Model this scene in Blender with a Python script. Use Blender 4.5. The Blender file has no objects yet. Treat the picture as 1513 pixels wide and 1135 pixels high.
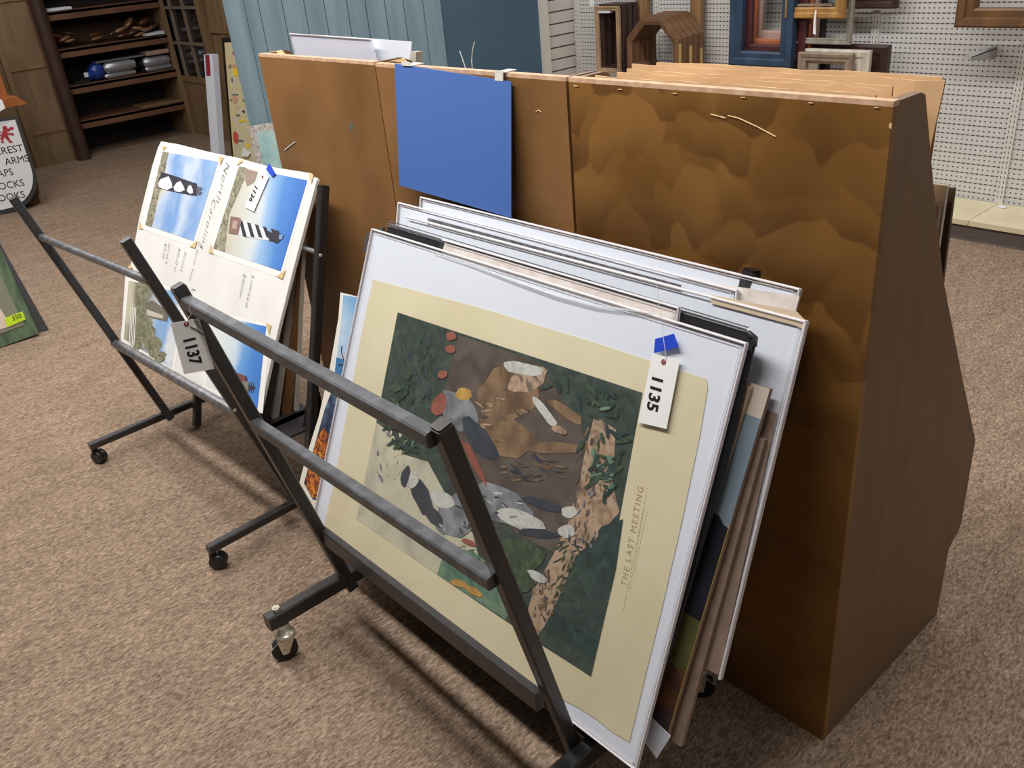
import bpy, math, random
from mathutils import Vector, Matrix
random.seed(7)
SC = bpy.context.scene
COL = SC.collection
PI = math.pi
# ------------------------------------------------------------------ camera
W, H = 1513, 1135
FPX, YAW, PITCH, ROLL = 1291.787, -0.881503, 0.479743, -0.097711
CP = Vector((0.615433, -1.269863, 1.6))
fw = Vector((math.sin(YAW)*math.cos(PITCH), math.cos(YAW)*math.cos(PITCH), -math.sin(PITCH)))
r0 = Vector((math.cos(YAW), -math.sin(YAW), 0)); u0 = r0.cross(fw)
RT = math.cos(ROLL)*r0 + math.sin(ROLL)*u0
UP = -math.sin(ROLL)*r0 + math.cos(ROLL)*u0
cd = bpy.data.cameras.new('camera'); cam = bpy.data.objects.new('camera', cd); COL.objects.link(cam)
cd.sensor_width = 36; cd.sensor_fit = 'HORIZONTAL'; cd.lens = FPX*36/W; cd.clip_start = .02; cd.clip_end = 60
M3 = Matrix((RT, UP, -fw)).transposed(); cam.matrix_world = Matrix.Translation(CP) @ M3.to_4x4()
SC.camera = cam
# ------------------------------------------------------------------ world, exposure, lights
SC.view_settings.view_transform = 'Standard'; SC.view_settings.look = 'None'
SC.view_settings.gamma = 1; SC.view_settings.use_curve_mapping = False
SC.view_settings.exposure = 0.0
wd = bpy.data.worlds.new('world'); SC.world = wd; wd.use_nodes = True
wd.node_tree.nodes['Background'].inputs[0].default_value = (1.0, .95, .90, 1)
wd.node_tree.nodes['Background'].inputs[1].default_value = .05
def area(name, loc, sx, sy, power, rot=(0, 0, 0), col=(1, .975, .94)):
    l = bpy.data.lights.new(name, 'AREA'); l.shape = 'RECTANGLE'; l.size = sx; l.size_y = sy
    l.energy = power; l.color = col
    o = bpy.data.objects.new(name, l); COL.objects.link(o); o.location = loc; o.rotation_euler = rot
    return o
area('ceiling_lamp_front_row', (-2.3, -.9, 2.9), 4.8, .2, 150)
area('ceiling_lamp_back_row', (-1.3, 2.1, 2.9), 5.2, .2, 90)
area('ceiling_lamp_left_row', (-5.6, -.4, 2.9), .2, 3.4, 46)
area('fill_far_corner', (-7.4, .9, 2.9), .2, 1.2, 14)  # unseen fill light, added to brighten the bookcase corner
area('ceiling_lamp_right_row', (2.2, .6, 2.9), .2, 3.0, 22)

# ------------------------------------------------------------------ helpers
def at(px, py, n, c):
    """point of the plane n.P = c seen at a photograph position"""
    n = Vector(n); d = fw*FPX + RT*(px-W/2) - UP*(py-H/2)
    return CP + d*((c - n.dot(CP))/n.dot(d))
def X_(px, py, c): return at(px, py, (1, 0, 0), c)
def Y_(px, py, c): return at(px, py, (0, 1, 0), c)
def Z_(px, py, c=0): return at(px, py, (0, 0, 1), c)
def lin(c):
    c /= 255.
    return c/12.92 if c <= .04045 else ((c+.055)/1.055)**2.4
def rgb(r, g, b): return (lin(r), lin(g), lin(b), 1)
MATS = {}
def mat(name, c, rough=.6, metal=0., c2=None, scale=8., detail=4., stretch=(1, 1, 1), bump=0., bscale=60., spec=.5, alpha=1., lo=.35, hi=.65, coat=0., trans=0., bdist=.002):
    if name in MATS: return MATS[name]
    m = bpy.data.materials.new(name); m.use_nodes = True; nt = m.node_tree; b = nt.nodes['Principled BSDF']
    b.inputs['Base Color'].default_value = c; b.inputs['Roughness'].default_value = rough
    b.inputs['Metallic'].default_value = metal; b.inputs['Specular IOR Level'].default_value = spec
    b.inputs['Alpha'].default_value = alpha; b.inputs['Coat Weight'].default_value = coat
    b.inputs['Transmission Weight'].default_value = trans
    if c2 or bump:
        tc = nt.nodes.new('ShaderNodeTexCoord'); mp = nt.nodes.new('ShaderNodeMapping'); mp.inputs['Scale'].default_value = stretch
        nt.links.new(tc.outputs['Object'], mp.inputs[0])
    if c2:
        n = nt.nodes.new('ShaderNodeTexNoise'); n.inputs['Scale'].default_value = scale; n.inputs['Detail'].default_value = detail
        nt.links.new(mp.outputs[0], n.inputs[0])
        r = nt.nodes.new('ShaderNodeValToRGB'); r.color_ramp.elements[0].position = lo; r.color_ramp.elements[1].position = hi
        r.color_ramp.elements[0].color = c; r.color_ramp.elements[1].color = c2
        nt.links.new(n.outputs[0], r.inputs[0]); nt.links.new(r.outputs[0], b.inputs['Base Color'])
    if bump:
        n2 = nt.nodes.new('ShaderNodeTexNoise'); n2.inputs['Scale'].default_value = bscale; n2.inputs['Detail'].default_value = 3
        nt.links.new(mp.outputs[0], n2.inputs[0])
        bp = nt.nodes.new('ShaderNodeBump'); bp.inputs['Strength'].default_value = bump; bp.inputs['Distance'].default_value = bdist
        nt.links.new(n2.outputs[0], bp.inputs['Height']); nt.links.new(bp.outputs[0], b.inputs['Normal'])
    MATS[name] = m
    return m
def clear(name, tint=(.93, .94, .97, 1), w=.10):
    m = bpy.data.materials.new(name); m.use_nodes = True; nt = m.node_tree
    for n in list(nt.nodes): nt.nodes.remove(n)
    o = nt.nodes.new('ShaderNodeOutputMaterial'); t = nt.nodes.new('ShaderNodeBsdfTransparent'); g = nt.nodes.new('ShaderNodeBsdfGlossy')
    d = nt.nodes.new('ShaderNodeBsdfDiffuse'); d.inputs[0].default_value = tint
    t.inputs[0].default_value = (1, 1, 1, 1); g.inputs[1].default_value = .08
    lf = nt.nodes.new('ShaderNodeLayerWeight'); lf.inputs[0].default_value = .5
    lp_ = nt.nodes.new('ShaderNodeMath'); lp_.operation = 'POWER'; lp_.inputs[1].default_value = 4; nt.links.new(lf.outputs['Facing'], lp_.inputs[0])
    lw = nt.nodes.new('ShaderNodeMath'); lw.operation = 'MULTIPLY_ADD'; lw.inputs[1].default_value = .5; lw.inputs[2].default_value = .035; nt.links.new(lp_.outputs[0], lw.inputs[0])
    mx = nt.nodes.new('ShaderNodeMixShader'); mx.inputs[0].default_value = w
    nt.links.new(t.outputs[0], mx.inputs[1]); nt.links.new(d.outputs[0], mx.inputs[2])
    m2 = nt.nodes.new('ShaderNodeMixShader'); nt.links.new(lw.outputs[0], m2.inputs[0])
    nt.links.new(mx.outputs[0], m2.inputs[1]); nt.links.new(g.outputs[0], m2.inputs[2]); nt.links.new(m2.outputs[0], o.inputs[0])
    return m
CLEAR = clear('clear_vinyl', w=.02)
CLEAR_HAZY = clear('hazy_vinyl', (.72, .73, .84, 1), .62)
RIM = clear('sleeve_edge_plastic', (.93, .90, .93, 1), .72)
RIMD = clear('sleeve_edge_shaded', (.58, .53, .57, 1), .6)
FOLD = clear('sleeve_fold_plastic', (.80, .83, .86, 1), .30)

class MB:
    """collects shapes in world space and links them as one mesh object"""
    def __init__(s): s.v = []; s.f = []; s.m = []; s.mats = []; s.sm = []
    def mi(s, m):
        if m is None: return 0
        if m not in s.mats: s.mats.append(m)
        return s.mats.index(m)
    def add(s, vs, fs, m=None, smooth=False):
        o = len(s.v); s.v += [Vector(v) for v in vs]; k = s.mi(m)
        for f in fs: s.f.append([i+o for i in f]); s.m.append(k); s.sm.append(smooth)
        return s
    def hexa(s, p, m=None):
        return s.add(p, [(0, 3, 2, 1), (4, 5, 6, 7), (0, 1, 5, 4), (1, 2, 6, 5), (2, 3, 7, 6), (3, 0, 4, 7)], m)
    def box(s, a, b, m=None):
        x0, x1 = sorted((a[0], b[0])); y0, y1 = sorted((a[1], b[1])); z0, z1 = sorted((a[2], b[2]))
        return s.hexa([(x0, y0, z0), (x1, y0, z0), (x1, y1, z0), (x0, y1, z0), (x0, y0, z1), (x1, y0, z1), (x1, y1, z1), (x0, y1, z1)], m)
    def bar(s, a, b, w, h, up=(1, 0, 0), m=None, bev=0.):
        """rectangular bar from a to b; w along 'up', h across; bevelled long edges"""
        a = Vector(a); b = Vector(b); d = (b-a).normalized(); u = Vector(up); u = (u - d*u.dot(d)).normalized(); q = d.cross(u)
        e = bev or min(w, h)*.12; pr = []
        for sx, sy in ((1, 1), (-1, 1), (-1, -1), (1, -1)):
            c1 = (sx*(w/2), sy*(h/2-e)); c2 = (sx*(w/2-e), sy*(h/2))
            pr += [c1, c2] if sx*sy > 0 else [c2, c1]
        vs = [a+u*x+q*y for x, y in pr] + [b+u*x+q*y for x, y in pr]; n = 8
        fs = [tuple(range(n))[::-1], tuple(range(n, 2*n))] + [(i, (i+1) % n, n+(i+1) % n, n+i) for i in range(n)]
        return s.add(vs, fs, m)
    def tube(s, pts, r, m=None, n=10, caps=True):
        pts = [Vector(p) for p in pts]; rs = r if isinstance(r, (list, tuple)) else [r]*len(pts); vs = []; fs = []
        d0 = (pts[1]-pts[0]).normalized(); u = d0.orthogonal().normalized()
        for i, p in enumerate(pts):
            d = (pts[min(i+1, len(pts)-1)]-pts[max(i-1, 0)]).normalized(); u = (u-d*u.dot(d)).normalized(); q = d.cross(u)
            vs += [p+(u*math.cos(2*PI*k/n)+q*math.sin(2*PI*k/n))*rs[i] for k in range(n)]
        for i in range(len(pts)-1):
            fs += [(i*n+k, i*n+(k+1) % n, (i+1)*n+(k+1) % n, (i+1)*n+k) for k in range(n)]
        s.add(vs, fs, m, True)
        if caps: s.add(vs[:n], [tuple(range(n))[::-1]], m); s.add(vs[-n:], [tuple(range(n))], m)
        return s
    def poly(s, pts, m=None): return s.add(pts, [tuple(range(len(pts)))], m)
    def prism(s, pts, d, m=None):
        d = Vector(d); n = len(pts); pts = [Vector(p) for p in pts]
        return s.add(pts+[p+d for p in pts], [tuple(range(n))[::-1], tuple(range(n, 2*n))]+[(i, (i+1) % n, n+(i+1) % n, n+i) for i in range(n)], m)
    def ball(s, c, r, m=None, sc=(1, 1, 1), n=10, rot=None):
        vs = []; fs = []; c = Vector(c); k = n//2
        for i in range(k+1):
            for j in range(n):
                a = PI*i/k; b = 2*PI*j/n; v = Vector((math.sin(a)*math.cos(b)*sc[0], math.sin(a)*math.sin(b)*sc[1], math.cos(a)*sc[2]))*r
                vs.append(c+(rot @ v if rot else v))
        for i in range(k):
            fs += [(i*n+j, (i+1)*n+j, (i+1)*n+(j+1) % n, i*n+(j+1) % n) for j in range(n)]
        return s.add(vs, fs, m, True)
    def build(s, name, m=None, parent=None, bevel=0.):
        if m is not None and m not in s.mats: s.mats.insert(0, m) if not s.mats else s.mats.append(m)
        org = Vector()
        if parent is None:
            lo = Vector([min(v[i] for v in s.v) for i in range(3)]); hi = Vector([max(v[i] for v in s.v) for i in range(3)])
            org = Vector(((lo.x+hi.x)/2, (lo.y+hi.y)/2, lo.z))
        else:
            p = parent
            while p: org += p.location; p = p.parent
        me = bpy.data.meshes.new(name); me.from_pydata([v-org for v in s.v], [], s.f)
        for mm in s.mats: me.materials.append(mm)
        me.polygons.foreach_set('material_index', s.m); me.polygons.foreach_set('use_smooth', s.sm); me.update()
        o = bpy.data.objects.new(name, me); COL.objects.link(o)
        if parent: o.parent = parent
        else: o.location = org
        if bevel:
            bv = o.modifiers.new('bevel', 'BEVEL'); bv.width = bevel; bv.segments = 2; bv.limit_method = 'ANGLE'
        return o
def tag(o, label, cat, group=None, kind=None):
    o['label'] = label; o['category'] = cat
    if group: o['group'] = group
    if kind: o['kind'] = kind
    return o
def struct(o): o['kind'] = 'structure'; return o
def thing(name, loc, label, cat, group=None):
    o = bpy.data.objects.new(name, None); COL.objects.link(o); o.location = loc; o.empty_display_size = .05
    return tag(o, label, cat, group)
def plabel(o, t): o['label'] = t; return o

class Plane:
    """a tilted flat board: o a point on it, a across, u up the board, n towards its front"""
    def __init__(s, o, a, u): s.o = Vector(o); s.a = Vector(a).normalized(); s.u = Vector(u); s.u = (s.u-s.a*s.u.dot(s.a)).normalized(); s.n = s.a.cross(s.u)
    def p(s, px, py, d=0.): return at(px, py, s.n, s.n.dot(s.o)+d)
    def w(s, x, y, d=0.): return s.o+s.a*x+s.u*y+s.n*d
    def rect(s, x0, y0, x1, y1, d=0.): return [s.w(x0, y0, d), s.w(x1, y0, d), s.w(x1, y1, d), s.w(x0, y1, d)]
def tilted(y0, z0, tilt, yaw=0, x=0):
    t = math.radians(tilt); q = math.radians(yaw); a = Vector((math.cos(q), math.sin(q), 0)); b = Vector((-math.sin(q), math.cos(q), 0))
    return Plane((x, y0, z0), a, b*math.sin(t)+Vector((0, 0, math.cos(t))))
def PL(yb, zb, yt, zt): return tilted(yb, zb, math.degrees(math.atan2(yt-yb, zt-zb)), 0, -.6)
def text(s, org, right, up, size, m, parent, name='lettering', sx=1., thick=.0, shear=0., space=1., bold=0.):
    c = bpy.data.curves.new(name, 'FONT'); c.body = s; c.size = size; c.space_character = space; c.shear = shear
    c.resolution_u = 3; c.offset = bold; c.extrude = max(thick, .0002)
    t = bpy.data.objects.new(name, c); COL.objects.link(t)
    dg = bpy.context.evaluated_depsgraph_get(); me = bpy.data.meshes.new_from_object(t.evaluated_get(dg))
    bpy.data.objects.remove(t); bpy.data.curves.remove(c)
    R = Vector(right).normalized(); U = Vector(up); U = (U-R*U.dot(R)).normalized(); N = R.cross(U)
    org = Vector(org); off = Vector()
    p = parent
    while p: off += p.location; p = p.parent
    me.transform(Matrix.Translation(org-off) @ Matrix((R, U, N)).transposed().to_4x4() @ Matrix.Diagonal((sx, 1, 1, 1)))
    me.materials.clear(); me.materials.append(m)
    o = bpy.data.objects.new(name, me); COL.objects.link(o); o.parent = parent
    return o

# ------------------------------------------------------------------ materials
def carpet():
    m = bpy.data.materials.new('carpet'); m.use_nodes = True; nt = m.node_tree; b = nt.nodes['Principled BSDF']; L = nt.links.new
    b.inputs['Roughness'].default_value = .95; b.inputs['Specular IOR Level'].default_value = .1
    tc = nt.nodes.new('ShaderNodeTexCoord')
    def noise(sc, st, det=3, rot=0):
        mp = nt.nodes.new('ShaderNodeMapping'); mp.inputs['Scale'].default_value = st; mp.inputs['Rotation'].default_value = (0, 0, rot)
        L(tc.outputs['Object'], mp.inputs[0]); n = nt.nodes.new('ShaderNodeTexNoise'); n.inputs['Scale'].default_value = sc; n.inputs['Detail'].default_value = det; n.inputs['Roughness'].default_value = .7
        L(mp.outputs[0], n.inputs[0]); return n
    fine = noise(190, (1, .4, 1), 6, .75); mid = noise(14, (1, .35, 1), 6, .75); big = noise(1.3, (1, 1, 1), 2)
    r = nt.nodes.new('ShaderNodeValToRGB'); e = r.color_ramp.elements
    e[0].position = .30; e[0].color = rgb(78, 62, 53); e[1].position = .70; e[1].color = rgb(186, 165, 146)
    k = e.new(.5); k.color = rgb(139, 119, 102)
    L(fine.outputs[0], r.inputs[0])
    r2 = nt.nodes.new('ShaderNodeValToRGB'); r2.color_ramp.elements[0].position = .35; r2.color_ramp.elements[1].position = .65
    r2.color_ramp.elements[0].color = (.86, .85, .84, 1); r2.color_ramp.elements[1].color = (1.1, 1.1, 1.1, 1)
    L(mid.outputs[0], r2.inputs[0])
    mx = nt.nodes.new('ShaderNodeMix'); mx.data_type = 'RGBA'; mx.blend_type = 'MULTIPLY'; mx.inputs[0].default_value = 1
    L(r.outputs[0], mx.inputs[6]); L(r2.outputs[0], mx.inputs[7]); L(mx.outputs[2], b.inputs['Base Color'])
    bp = nt.nodes.new('ShaderNodeBump'); bp.inputs['Strength'].default_value = .6; bp.inputs['Distance'].default_value = .006
    L(fine.outputs[0], bp.inputs['Height']); L(bp.outputs[0], b.inputs['Normal'])
    return m
CARPET = carpet()
def pegboard(name, slat=False):
    """grey board: a groove every 49 mm, one-inch holes in the grooves and midway between (world x and z)"""
    m = bpy.data.materials.new(name); m.use_nodes = True; nt = m.node_tree; b = nt.nodes['Principled BSDF']; L = nt.links.new
    g = nt.nodes.new('ShaderNodeNewGeometry'); sp = nt.nodes.new('ShaderNodeSeparateXYZ'); L(g.outputs['Position'], sp.inputs[0])
    def mth(op, a, b_=None, c_=None):
        n = nt.nodes.new('ShaderNodeMath'); n.operation = op
        for i, v in enumerate((a, b_, c_)):
            if v is None: continue
            if isinstance(v, (int, float)): n.inputs[i].default_value = v
            else: L(v, n.inputs[i])
        return n.outputs[0]
    def near(v, pitch, off):  # distance in metres to nearest multiple
        q = mth('FRACT', mth('MULTIPLY', mth('ADD', v, off), 1/pitch)); return mth('MULTIPLY', mth('ABSOLUTE', mth('SUBTRACT', q, .5)), pitch)
    if slat:
        dz = near(sp.outputs['Z'], .078, .0); mask = mth('LESS_THAN', dz, .0045)
    else:
        dz = near(sp.outputs['Z'], .0489, .0235)          # grooves
        gr = mth('LESS_THAN', dz, .0022)
        dx = near(sp.outputs['X'], .0256, .0); dz2 = near(sp.outputs['Z'], .0489, .04795)
        hole = mth('LESS_THAN', mth('SQRT', mth('ADD', mth('POWER', dx, 2), mth('POWER', dz2, 2)))  , .0040)
        hl = mth('MULTIPLY', mth('LESS_THAN', dx, .0060), mth('LESS_THAN', dz, .0034))
        mask = mth('MAXIMUM', mth('MULTIPLY', gr, .55), mth('MAXIMUM', hole, mth('MULTIPLY', hl, .95)))
    mx = nt.nodes.new('ShaderNodeMix'); mx.data_type = 'RGBA'; L(mask, mx.inputs[0])
    mx.inputs[6].default_value = rgb(200, 199, 197) if not slat else rgb(200, 195, 190); mx.inputs[7].default_value = rgb(62, 52, 48)
    L(mx.outputs[2], b.inputs['Base Color']); b.inputs['Roughness'].default_value = .55
    bp = nt.nodes.new('ShaderNodeBump'); bp.invert = True; bp.inputs['Strength'].default_value = .5; bp.inputs['Distance'].default_value = .004
    L(mask, bp.inputs['Height']); L(bp.outputs[0], b.inputs['Normal'])
    return m
PEG = pegboard('pegboard'); SLAT = pegboard('slatwall', True)
def stain(name, lobes):
    """brown lacquered board with cloudy blotches; lobes: scalloped runs with a dark lower rim"""
    m = bpy.data.materials.new(name); m.use_nodes = True; nt = m.node_tree; b = nt.nodes['Principled BSDF']; L = nt.links.new
    tc = nt.nodes.new('ShaderNodeTexCoord')
    n = nt.nodes.new('ShaderNodeTexNoise'); n.inputs['Scale'].default_value = 3.6; n.inputs['Detail'].default_value = 4
    L(tc.outputs['Object'], n.inputs[0])
    r = nt.nodes.new('ShaderNodeValToRGB'); e = r.color_ramp.elements
    e[0].position = .3; e[1].position = .72
    e[0].color = rgb(116, 83, 48); e[1].color = rgb(148, 108, 68)
    L(n.outputs[0], r.inputs[0]); out = r.outputs[0]
    if lobes:
        e[0].color = rgb(112, 76, 34); e[1].color = rgb(150, 108, 56)
        nz = nt.nodes.new('ShaderNodeTexNoise'); nz.inputs['Scale'].default_value = 6.5; nz.inputs['Detail'].default_value = 2.5
        L(tc.outputs['Object'], nz.inputs[0])
        va = nt.nodes.new('ShaderNodeVectorMath'); va.operation = 'MULTIPLY_ADD'; L(nz.outputs['Color'], va.inputs[0]); va.inputs[1].default_value = (.12, .12, .12); L(tc.outputs['Object'], va.inputs[2])
        prev = out
        for sc, off, amt in ((9.5, 0, .40), (6.0, 3.1, .46)):
            mp = nt.nodes.new('ShaderNodeMapping'); mp.inputs['Location'].default_value = (off, off, off*.7); mp.inputs['Scale'].default_value = (sc, sc, sc*.78)
            L(va.outputs[0], mp.inputs[0])
            vo = nt.nodes.new('ShaderNodeTexVoronoi'); vo.feature = 'SMOOTH_F1'; vo.inputs['Smoothness'].default_value = .12; vo.inputs['Scale'].default_value = 1; vo.inputs['Randomness'].default_value = .85
            L(mp.outputs[0], vo.inputs[0])
            sb = nt.nodes.new('ShaderNodeVectorMath'); sb.operation = 'SUBTRACT'; L(mp.outputs[0], sb.inputs[0]); L(vo.outputs['Position'], sb.inputs[1])
            sx = nt.nodes.new('ShaderNodeSeparateXYZ'); L(sb.outputs[0], sx.inputs[0])
            mr = nt.nodes.new('ShaderNodeMapRange'); mr.inputs[1].default_value = .25; mr.inputs[2].default_value = -.5; mr.inputs[3].default_value = 0; mr.inputs[4].default_value = 1; L(sx.outputs['Z'], mr.inputs[0])
            pw = nt.nodes.new('ShaderNodeMath'); pw.operation = 'POWER'; pw.inputs[1].default_value = 1.7; L(mr.outputs[0], pw.inputs[0])
            # runs are strongest in the upper half of the board
            so = nt.nodes.new('ShaderNodeSeparateXYZ'); L(tc.outputs['Object'], so.inputs[0])
            mz = nt.nodes.new('ShaderNodeMapRange'); mz.inputs[1].default_value = .62; mz.inputs[2].default_value = 1.0; mz.inputs[3].default_value = .18; mz.inputs[4].default_value = 1; L(so.outputs['Z'], mz.inputs[0])
            k = nt.nodes.new('ShaderNodeMath'); k.operation = 'MULTIPLY'; L(pw.outputs[0], k.inputs[0]); L(mz.outputs[0], k.inputs[1])
            k2 = nt.nodes.new('ShaderNodeMath'); k2.operation = 'MULTIPLY'; L(k.outputs[0], k2.inputs[0]); k2.inputs[1].default_value = amt*1.5
            mx = nt.nodes.new('ShaderNodeMix'); mx.data_type = 'RGBA'; mx.inputs[7].default_value = rgb(78, 48, 20)
            L(k2.outputs[0], mx.inputs[0]); L(prev, mx.inputs[6]); prev = mx.outputs[2]
        out = prev
    L(out, b.inputs['Base Color']); b.inputs['Roughness'].default_value = .42; b.inputs['Specular IOR Level'].default_value = .35
    return m
STAIN_A = stain('brown_stained_board', False); STAIN_B = stain('brown_clouded_board', True)
SIDE = mat('brown_laminate_side', rgb(110, 84, 58), .5, c2=rgb(118, 91, 64), scale=40, stretch=(1, 1, .1))
PLYEDGE = mat('raw_board_edge', rgb(214, 180, 150), .7, c2=rgb(190, 150, 120), scale=60)
BLACKM = mat('black_painted_steel', rgb(50, 49, 50), .34, .3, c2=rgb(60, 59, 60), scale=90, bump=.15, bscale=500, spec=.6)
STEEL = mat('worn_grey_steel', rgb(138, 139, 142), .32, .55, c2=rgb(104, 104, 108), scale=40)
CHROME = mat('chrome', rgb(214, 210, 196), .28, .65)
RUBBER = mat('black_rubber', rgb(26, 25, 27), .55)
PLASB = mat('black_plastic', rgb(30, 29, 30), .35)
WHITE = mat('white_card', rgb(220, 226, 238), .6)
WHITEC = mat('white_foam_board', rgb(226, 225, 222), .6, c2=rgb(216, 214, 210), scale=6)
CREAM = mat('aged_cream_paper', rgb(220, 212, 180), .6, c2=rgb(212, 202, 168), scale=4)
TAPE = mat('masking_tape', rgb(208, 184, 138), .6)
BLUET = mat('blue_painters_tape', rgb(28, 66, 196), .5)
TAGP = mat('tag_card', rgb(232, 232, 232), .6)
INK = mat('black_ink', rgb(22, 22, 22), .6)
REDRING = mat('tag_eyelet_red', rgb(140, 74, 68), .6)
STRING = mat('white_string', rgb(215, 215, 215), .6)
BLUEB = mat('royal_blue_mat_board', rgb(60, 98, 168), .75, c2=rgb(64, 102, 172), scale=300)
CARDB = mat('cardboard', rgb(224, 188, 144), .75, c2=rgb(208, 170, 126), scale=9)
CARDE = mat('cardboard_edge', rgb(236, 200, 150), .8, c2=rgb(150, 110, 76), scale=30, stretch=(1, 1, 1))

# ------------------------------------------------------------------ room
WX, WY = -4.11, 3.52          # partition with the teal door, pegboard wall
struct(MB().box((-9.6, -3.2, -.05), (3.2, 4.2, 0)).build('floor', CARPET))
CEIL = mat('ceiling_tile', rgb(222, 218, 210), .9)
struct(MB().box((-9.6, -3.2, 3.0), (3.2, 4.2, 3.05)).build('ceiling', CEIL))
struct(MB().box((WX, WY, 0), (3.2, WY+.05, 3)).build('wall_back', PEG))
struct(MB().box((WX-.06, 3.235, 0), (WX, WY+.05, 3)).build('wall_partition', SLAT))
POSTM = mat('off_white_paint', rgb(206, 202, 194), .6)
struct(MB().box((WX-.08, 3.19, 0), (WX+.035, 3.24, 3)).build('trim_1', POSTM))
TEAL = mat('dark_teal_paint', rgb(70, 96, 116), .6, c2=rgb(64, 90, 110), scale=3)
struct(MB().box((WX-.05, 2.36, 0), (WX-.01, 3.19, 3)).build('door_1', TEAL))
# uprights of the pegboard
UPR = mat('grey_upright_steel', rgb(206, 204, 200), .5)
SLOT = mat('slot_dark', rgb(84, 78, 74), .8)
for i, x in enumerate((-1.084, -1.847, -2.605, -3.352, -4.07)):
    mb = MB(); mb.box((x-.021, WY-.012, .11), (x+.021, WY, 3), UPR)
    for k in range(90):
        z = .14+k*.0254
        for dx in (-.009, .009): mb.box((x+dx-.002, WY-.0126, z), (x+dx+.002, WY-.0118, z+.013), SLOT)
    struct(mb.build('trim_%d' % (i+2), None))
# base deck
dk = thing('gondola_base_deck', (-.4, 3.3, 0), 'beige steel base deck shelf along the foot of the pegboard wall', 'shelf')
BEIGE = mat('beige_deck', rgb(214, 204, 172), .5, c2=rgb(200, 190, 158), scale=5)
KICK = mat('grey_toe_kick', rgb(106, 96, 94), .7)
mb = MB()
for a, b in ((-4.1, -3.352), (-3.35, -2.605), (-2.603, -1.847), (-1.845, -1.084), (-1.082, -.3), (-.298, .6), (.602, 1.5), (1.502, 3.1)):
    mb.box((a+.001, 3.16, .088), (b-.001, WY-.012, .113))
mb.build('deck_panel', BEIGE, dk)
MB().box((-4.1, 3.19, .0), (3.1, 3.21, .088)).build('toe_kick', KICK, dk)
tag(MB().ball(Z_(1481, 306, .118), .02, sc=(1.1, .6, .3)).build('crumpled_paper_scrap', WHITE), 'small white paper scrap lying on the beige base deck', 'paper scrap')
# blue plank panelling beside the teal door
BLUEP = mat('weathered_blue_planks', rgb(112, 136, 150), .8, c2=rgb(130, 152, 164), scale=14, stretch=(1, 1, .12), bump=.25, bscale=120)
GRV = mat('plank_groove', rgb(52, 66, 76), .9)
BY = X_(355, 0, WX).y; BX = Y_(328, 0, BY).x
mb = MB()
mb.box((BX, BY+.015, 0), (WX-.012, 2.352, 3), GRV)
ys = [BY+.016, 1.125, 1.265, 1.40, 1.525, 1.675, 1.80, 1.935, 2.07, 2.215, 2.352]
for a, b in zip(ys[:-1], ys[1:]):
    mb.box((WX-.02, a+.0025, 0), (WX+.0, b-.0025, 3), BLUEP)
mb.box((BX, BY, 0), (WX-.0, BY+.015, 3), BLUEP)
struct(mb.build('wall_blue', None))

# wooden paneled far corner
BRN = mat('brown_panel_paint', rgb(136, 112, 84), .75, c2=rgb(120, 98, 72), scale=10, stretch=(1, 1, .2))
BRN2 = mat('brown_door_wood', rgb(138, 112, 80), .7, c2=rgb(120, 96, 68), scale=14, stretch=(1, 1, .1))
DKBR = mat('dark_shelf_wood', rgb(122, 86, 64), .55, c2=rgb(98, 68, 52), scale=16, stretch=(1, .2, 1))
DKIN = mat('dark_bookcase_back', rgb(46, 40, 38), .8, c2=rgb(40, 35, 32), scale=5)
DKPOST = mat('dark_round_post_wood', rgb(72, 48, 40), .6, c2=rgb(58, 40, 34), scale=12, stretch=(1, 1, .15))
mb = MB(); mb.box((-9.05, -3.2, 0), (-8.98, 2.44, 3), BRN)
struct(mb.build('wall_left', None))
mb = MB(); mb.box((-9.0, 2.42, 0), (WX-.05, 2.47, 3), BRN2)
for x in (-7.72, -7.45, -7.18, -6.9, -6.6, -6.2, -5.8, -5.4, -5.0):
    mb.box((x, 2.405, 0), (x+.03, 2.42, 3), BRN2)
mb.box((-7.7, 2.40, .98), (-5, 2.42, 1.04), BRN2)
struct(mb.build('wall_far', None))
# pilaster panels left of the bookcase
mb = MB()
mb.box((-8.98, .80, 0), (-8.5, 1.14, 3), BRN)
mb.box((-8.98, -.6, 0), (-8.52, .80, 3), BRN)
for z in (.30, .86, 1.42):
    mb.box((-8.5, .80, z-.015), (-8.488, 1.14, z+.015), BRN2); mb.box((-8.5, .95, z-.35), (-8.490, .955, z), BRN2)
mb.box((-8.5, .79, 0), (-8.475, .835, 3), BRN2)
struct(mb.build('wall_pilaster', None))
# bookcase
bc = thing('wooden_bookcase', (-8.7, 1.75, 0), 'dark wooden built-in bookcase with four visible shelves in the far corner', 'bookcase')
MB().box((-8.98, 1.14, 0), (-8.95, 2.36, 3)).build('back_panel', DKIN, bc)
MB().box((-8.95, 1.14, 0), (-8.5, 1.17, 3)).build('side_panel', DKBR, bc)
MB().box((-8.95, 2.32, 0), (-8.5, 2.36, 3)).build('side_panel', BRN2, bc)
for z in (.33, .645, .965, 1.285, 1.62):
    MB().box((-8.95, 1.17, z-.03), (-8.5, 2.32, z)).box((-8.52, 1.17, z-.075), (-8.5, 2.32, z-.002)).build('shelf', DKBR, bc, .003)
tag(MB().box((-8.949, 1.172, .97), (-8.93, 2.3, 1.13)).box((-8.93, 1.60, .97), (-8.929, 1.605, 1.13)).build('backing_board', mat('tan_back_board', rgb(96, 74, 58), .8)), 'low brown backing board standing at the back of the bookcase middle shelf', 'board')
mb = MB(); mb.tube([(-8.42, 1.205, 0), (-8.42, 1.205, 1.0), (-8.42, 1.205, 3)], .062, n=16)
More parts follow.
